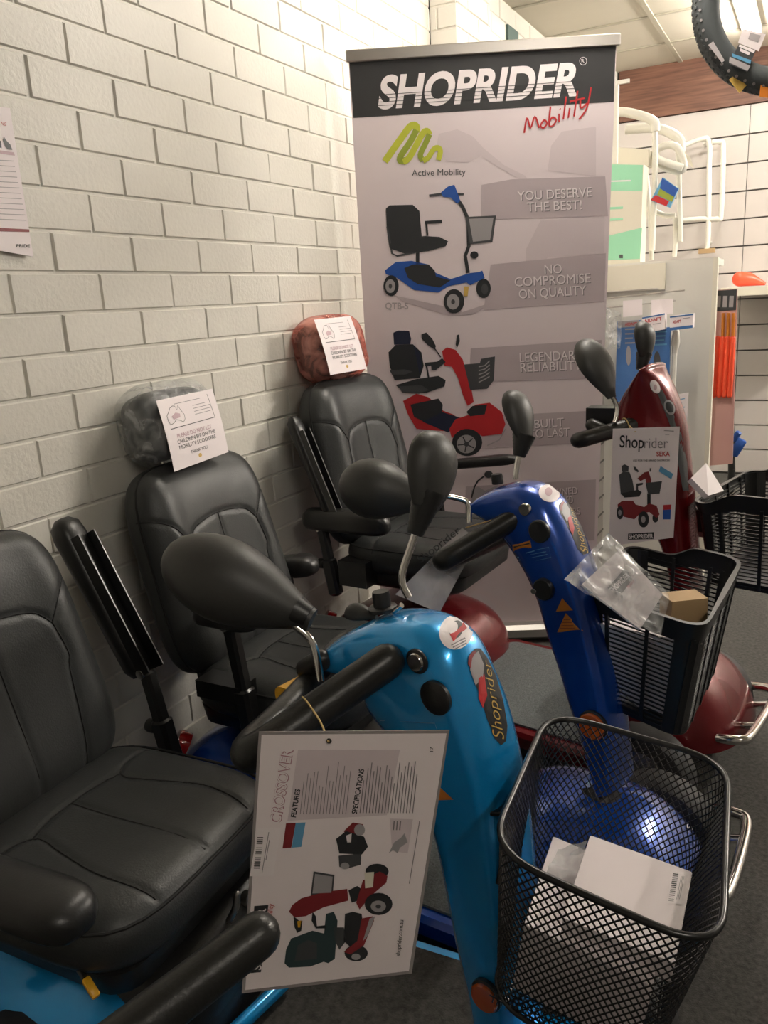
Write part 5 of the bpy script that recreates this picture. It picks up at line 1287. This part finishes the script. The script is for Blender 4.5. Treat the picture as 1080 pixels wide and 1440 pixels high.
# shelf with orange cone object
sh = thing('wall_shelf', (1.25, 4.5, 1.3), 'white shelf on the back slat wall above the dark slats', 'shelf')
z_s = at(1040, 404, Y=4.4).z
obj('shelf_board', G().box((.93, 4.25, z_s-.045), (1.9, YB-.018, z_s), M['white']), None, sh, 0)
obj('price_strip', G().box((.93, 4.242, z_s-.05), (1.9, 4.249, z_s+.002), M['cream']), None, sh, 0)
a, b = at(1040, 396, Y=4.4), at(1066, 399, Y=4.4)
tag(obj('orange_cone', G().tube([V(a.x, 4.4, z_s+.05), V(a.x+.06, 4.42, z_s+.043), V(b.x+.03, 4.45, z_s+.015)], [.045, .04, .012], n=16, round_=True), M['neon'], None, 60), 'bright orange rounded item lying on the white shelf', 'item')
cl = thing('blue_clamp', tuple(at(1036, 620, Y=3.2)), 'blue plastic clamp on a dark upright near the rear basket', 'clamp')
obj('upright', G().tube([at(1026, 555, Y=3.2), at(1029, 660, Y=3.2)], .018), M['pdk_'] if 'pdk_' in M else M['plastic'], cl)
obj('jaw', G().bar(at(1030, 640, Y=3.19), at(1044, 618, Y=3.19), .03, .05, m=M['pblue']).bar(at(1030, 620, Y=3.19), at(1040, 607, Y=3.19), .03, .03, m=M['pblue']), None, cl)
obj('foot', G().box((-.05, -.05, 0), (.05, .05, .015), T=Matrix.Translation((at(1029, 660, Y=3.2).x, 3.2, 0))).tube([at(1029, 660, Y=3.2), V(at(1029, 660, Y=3.2).x, 3.2, .01)], .018), M['plastic'], cl)

# ================================================================== HANGING TYRES
DT = 2.3
cT = at(1108, -6, D=DT); nT = (CP-cT).normalized()*.92+V(.25, 0, .25); nT.normalize()
uT = nT.orthogonal().normalized(); wT = nT.cross(uT)
def tyre(label, c, R_, r, knobs):
    root = thing('bicycle_tyre', tuple(c), label, 'tyre', 'tyres hanging from the ceiling')
    obj('carcass', G().tube([c+(uT*math.cos(2*PI*k/64)+wT*math.sin(2*PI*k/64))*R_ for k in range(64)], r, n=14, closed=True), M['grub'], root, 60)
    g = G()
    if knobs:
        for k in range(88):
            for s in (-.55, 0.0, .55):
                a = 2*PI*(k+(.5 if s == 0 else 0))/88; d = (uT*math.cos(a)+wT*math.sin(a)); nn = (d*math.cos(s)+nT*math.sin(s)); p = c+d*R_+nn*r
                g.disc(p-nn*.002, nn, .006, .0035, n=6)
        obj('tread', g, M['grub'], root, 0)
    g = G()
    for k in range(56):
        a = 2*PI*k/56; d = (uT*math.cos(a)+wT*math.sin(a)); nn = (d*math.cos(.95)+nT*math.sin(.95)); p = c+d*R_+nn*r
        g.disc(p-nn*.001, nn, .0042, .0022, n=8)
    obj('sidewall_dots', g, M['inkl'], root, 0)
    return root
ty = tyre('knobbly grey bicycle tyre hanging in the top right corner, front one with paper tags', cT, .222, .038, True)
ty2 = tyre('second grey tyre hanging close behind the tagged tyre', cT-nT*.075+V(.01, .0, .01), .205, .026, False)
tp_ = cT+V(0, 0, .24); g = G().tube([V(cT.x, cT.y, CEIL-.01), tp_+V(0, 0, .05), tp_-V(0, 0, .03)], .006); tag(obj('ceiling_hook', g, M['satin'], None, 60), 'steel hook on the ceiling carrying the two tyres, just out of the photo', 'hook')
_tb = G().tube([cT+(uT*math.cos(2*PI*k/64)+wT*math.sin(2*PI*k/64))*.222 for k in range(64)], .040, n=14, closed=True); TB = _tb.bvh()
def ttag(px, D_, m, label, prt=()):
    c0 = at(sum(p[0] for p in px)/len(px), sum(p[1] for p in px)/len(px), D=DT); nr = TB.find_nearest(c0)[0]; D_ = min((nr-CP).dot(_f), (c0-CP).dot(_f)+.03)-.006
    h_ = TB.ray_cast(CP, (c0-CP).normalized())
    if h_[0]: D_ = (h_[0]-CP).dot(_f)-.007
    q = [at(x, y, D=D_) for x, y in px]; o, n = sheet('paper_tag', q, .001, m, label, 'tag', 'tags on the tyre'); P = Plane(q[0], n); g = G()
    for L, mm in prt: pp(g, P, L, M[mm], .0006)
    if prt: obj('tag_print', g, None, o, 0)
ttag([(1045, 40), (1077, 48), (1067, 72), (1038, 60)], DT-.05, M['paper'], 'white square paper tag on the tyre, topmost', [([(1055, 46), (1070, 50), (1066, 60), (1052, 55)], 'inkl')])
ttag([(1039, 62), (1063, 71), (1050, 101), (1025, 90)], DT-.045, M['pdk2'], 'dark printed band on the tyre with white and blue stripes', [([(1040, 62.5), (1062, 71), (1060, 75), (1038.5, 65.5)], 'pwhite'), ([(1041, 68), (1055, 74), (1053, 78), (1040, 72)], 'pwhite'), ([(1029, 75), (1056, 85), (1055, 90), (1030, 80)], 'plblue'), ([(1026, 80), (1055, 93), (1051, 100), (1025, 88)], 'inkl')])
ttag([(996, 63), (1003, 58), (1019, 85), (1015, 88), (991, 68)][:4], DT-.03, M['inkl'], 'small grey plastic tag on the outer edge of the tyre')
ttag([(1025, 112), (1033, 105), (1050, 120), (1040, 131)], DT-.03, M['gold'], 'yellow tag at the bottom of the tyre')
ttag([(1070, 118), (1085, 116), (1085, 138), (1068, 136)], DT-.03, M['orange'], 'orange tag at the right edge of the photo under the tyre')
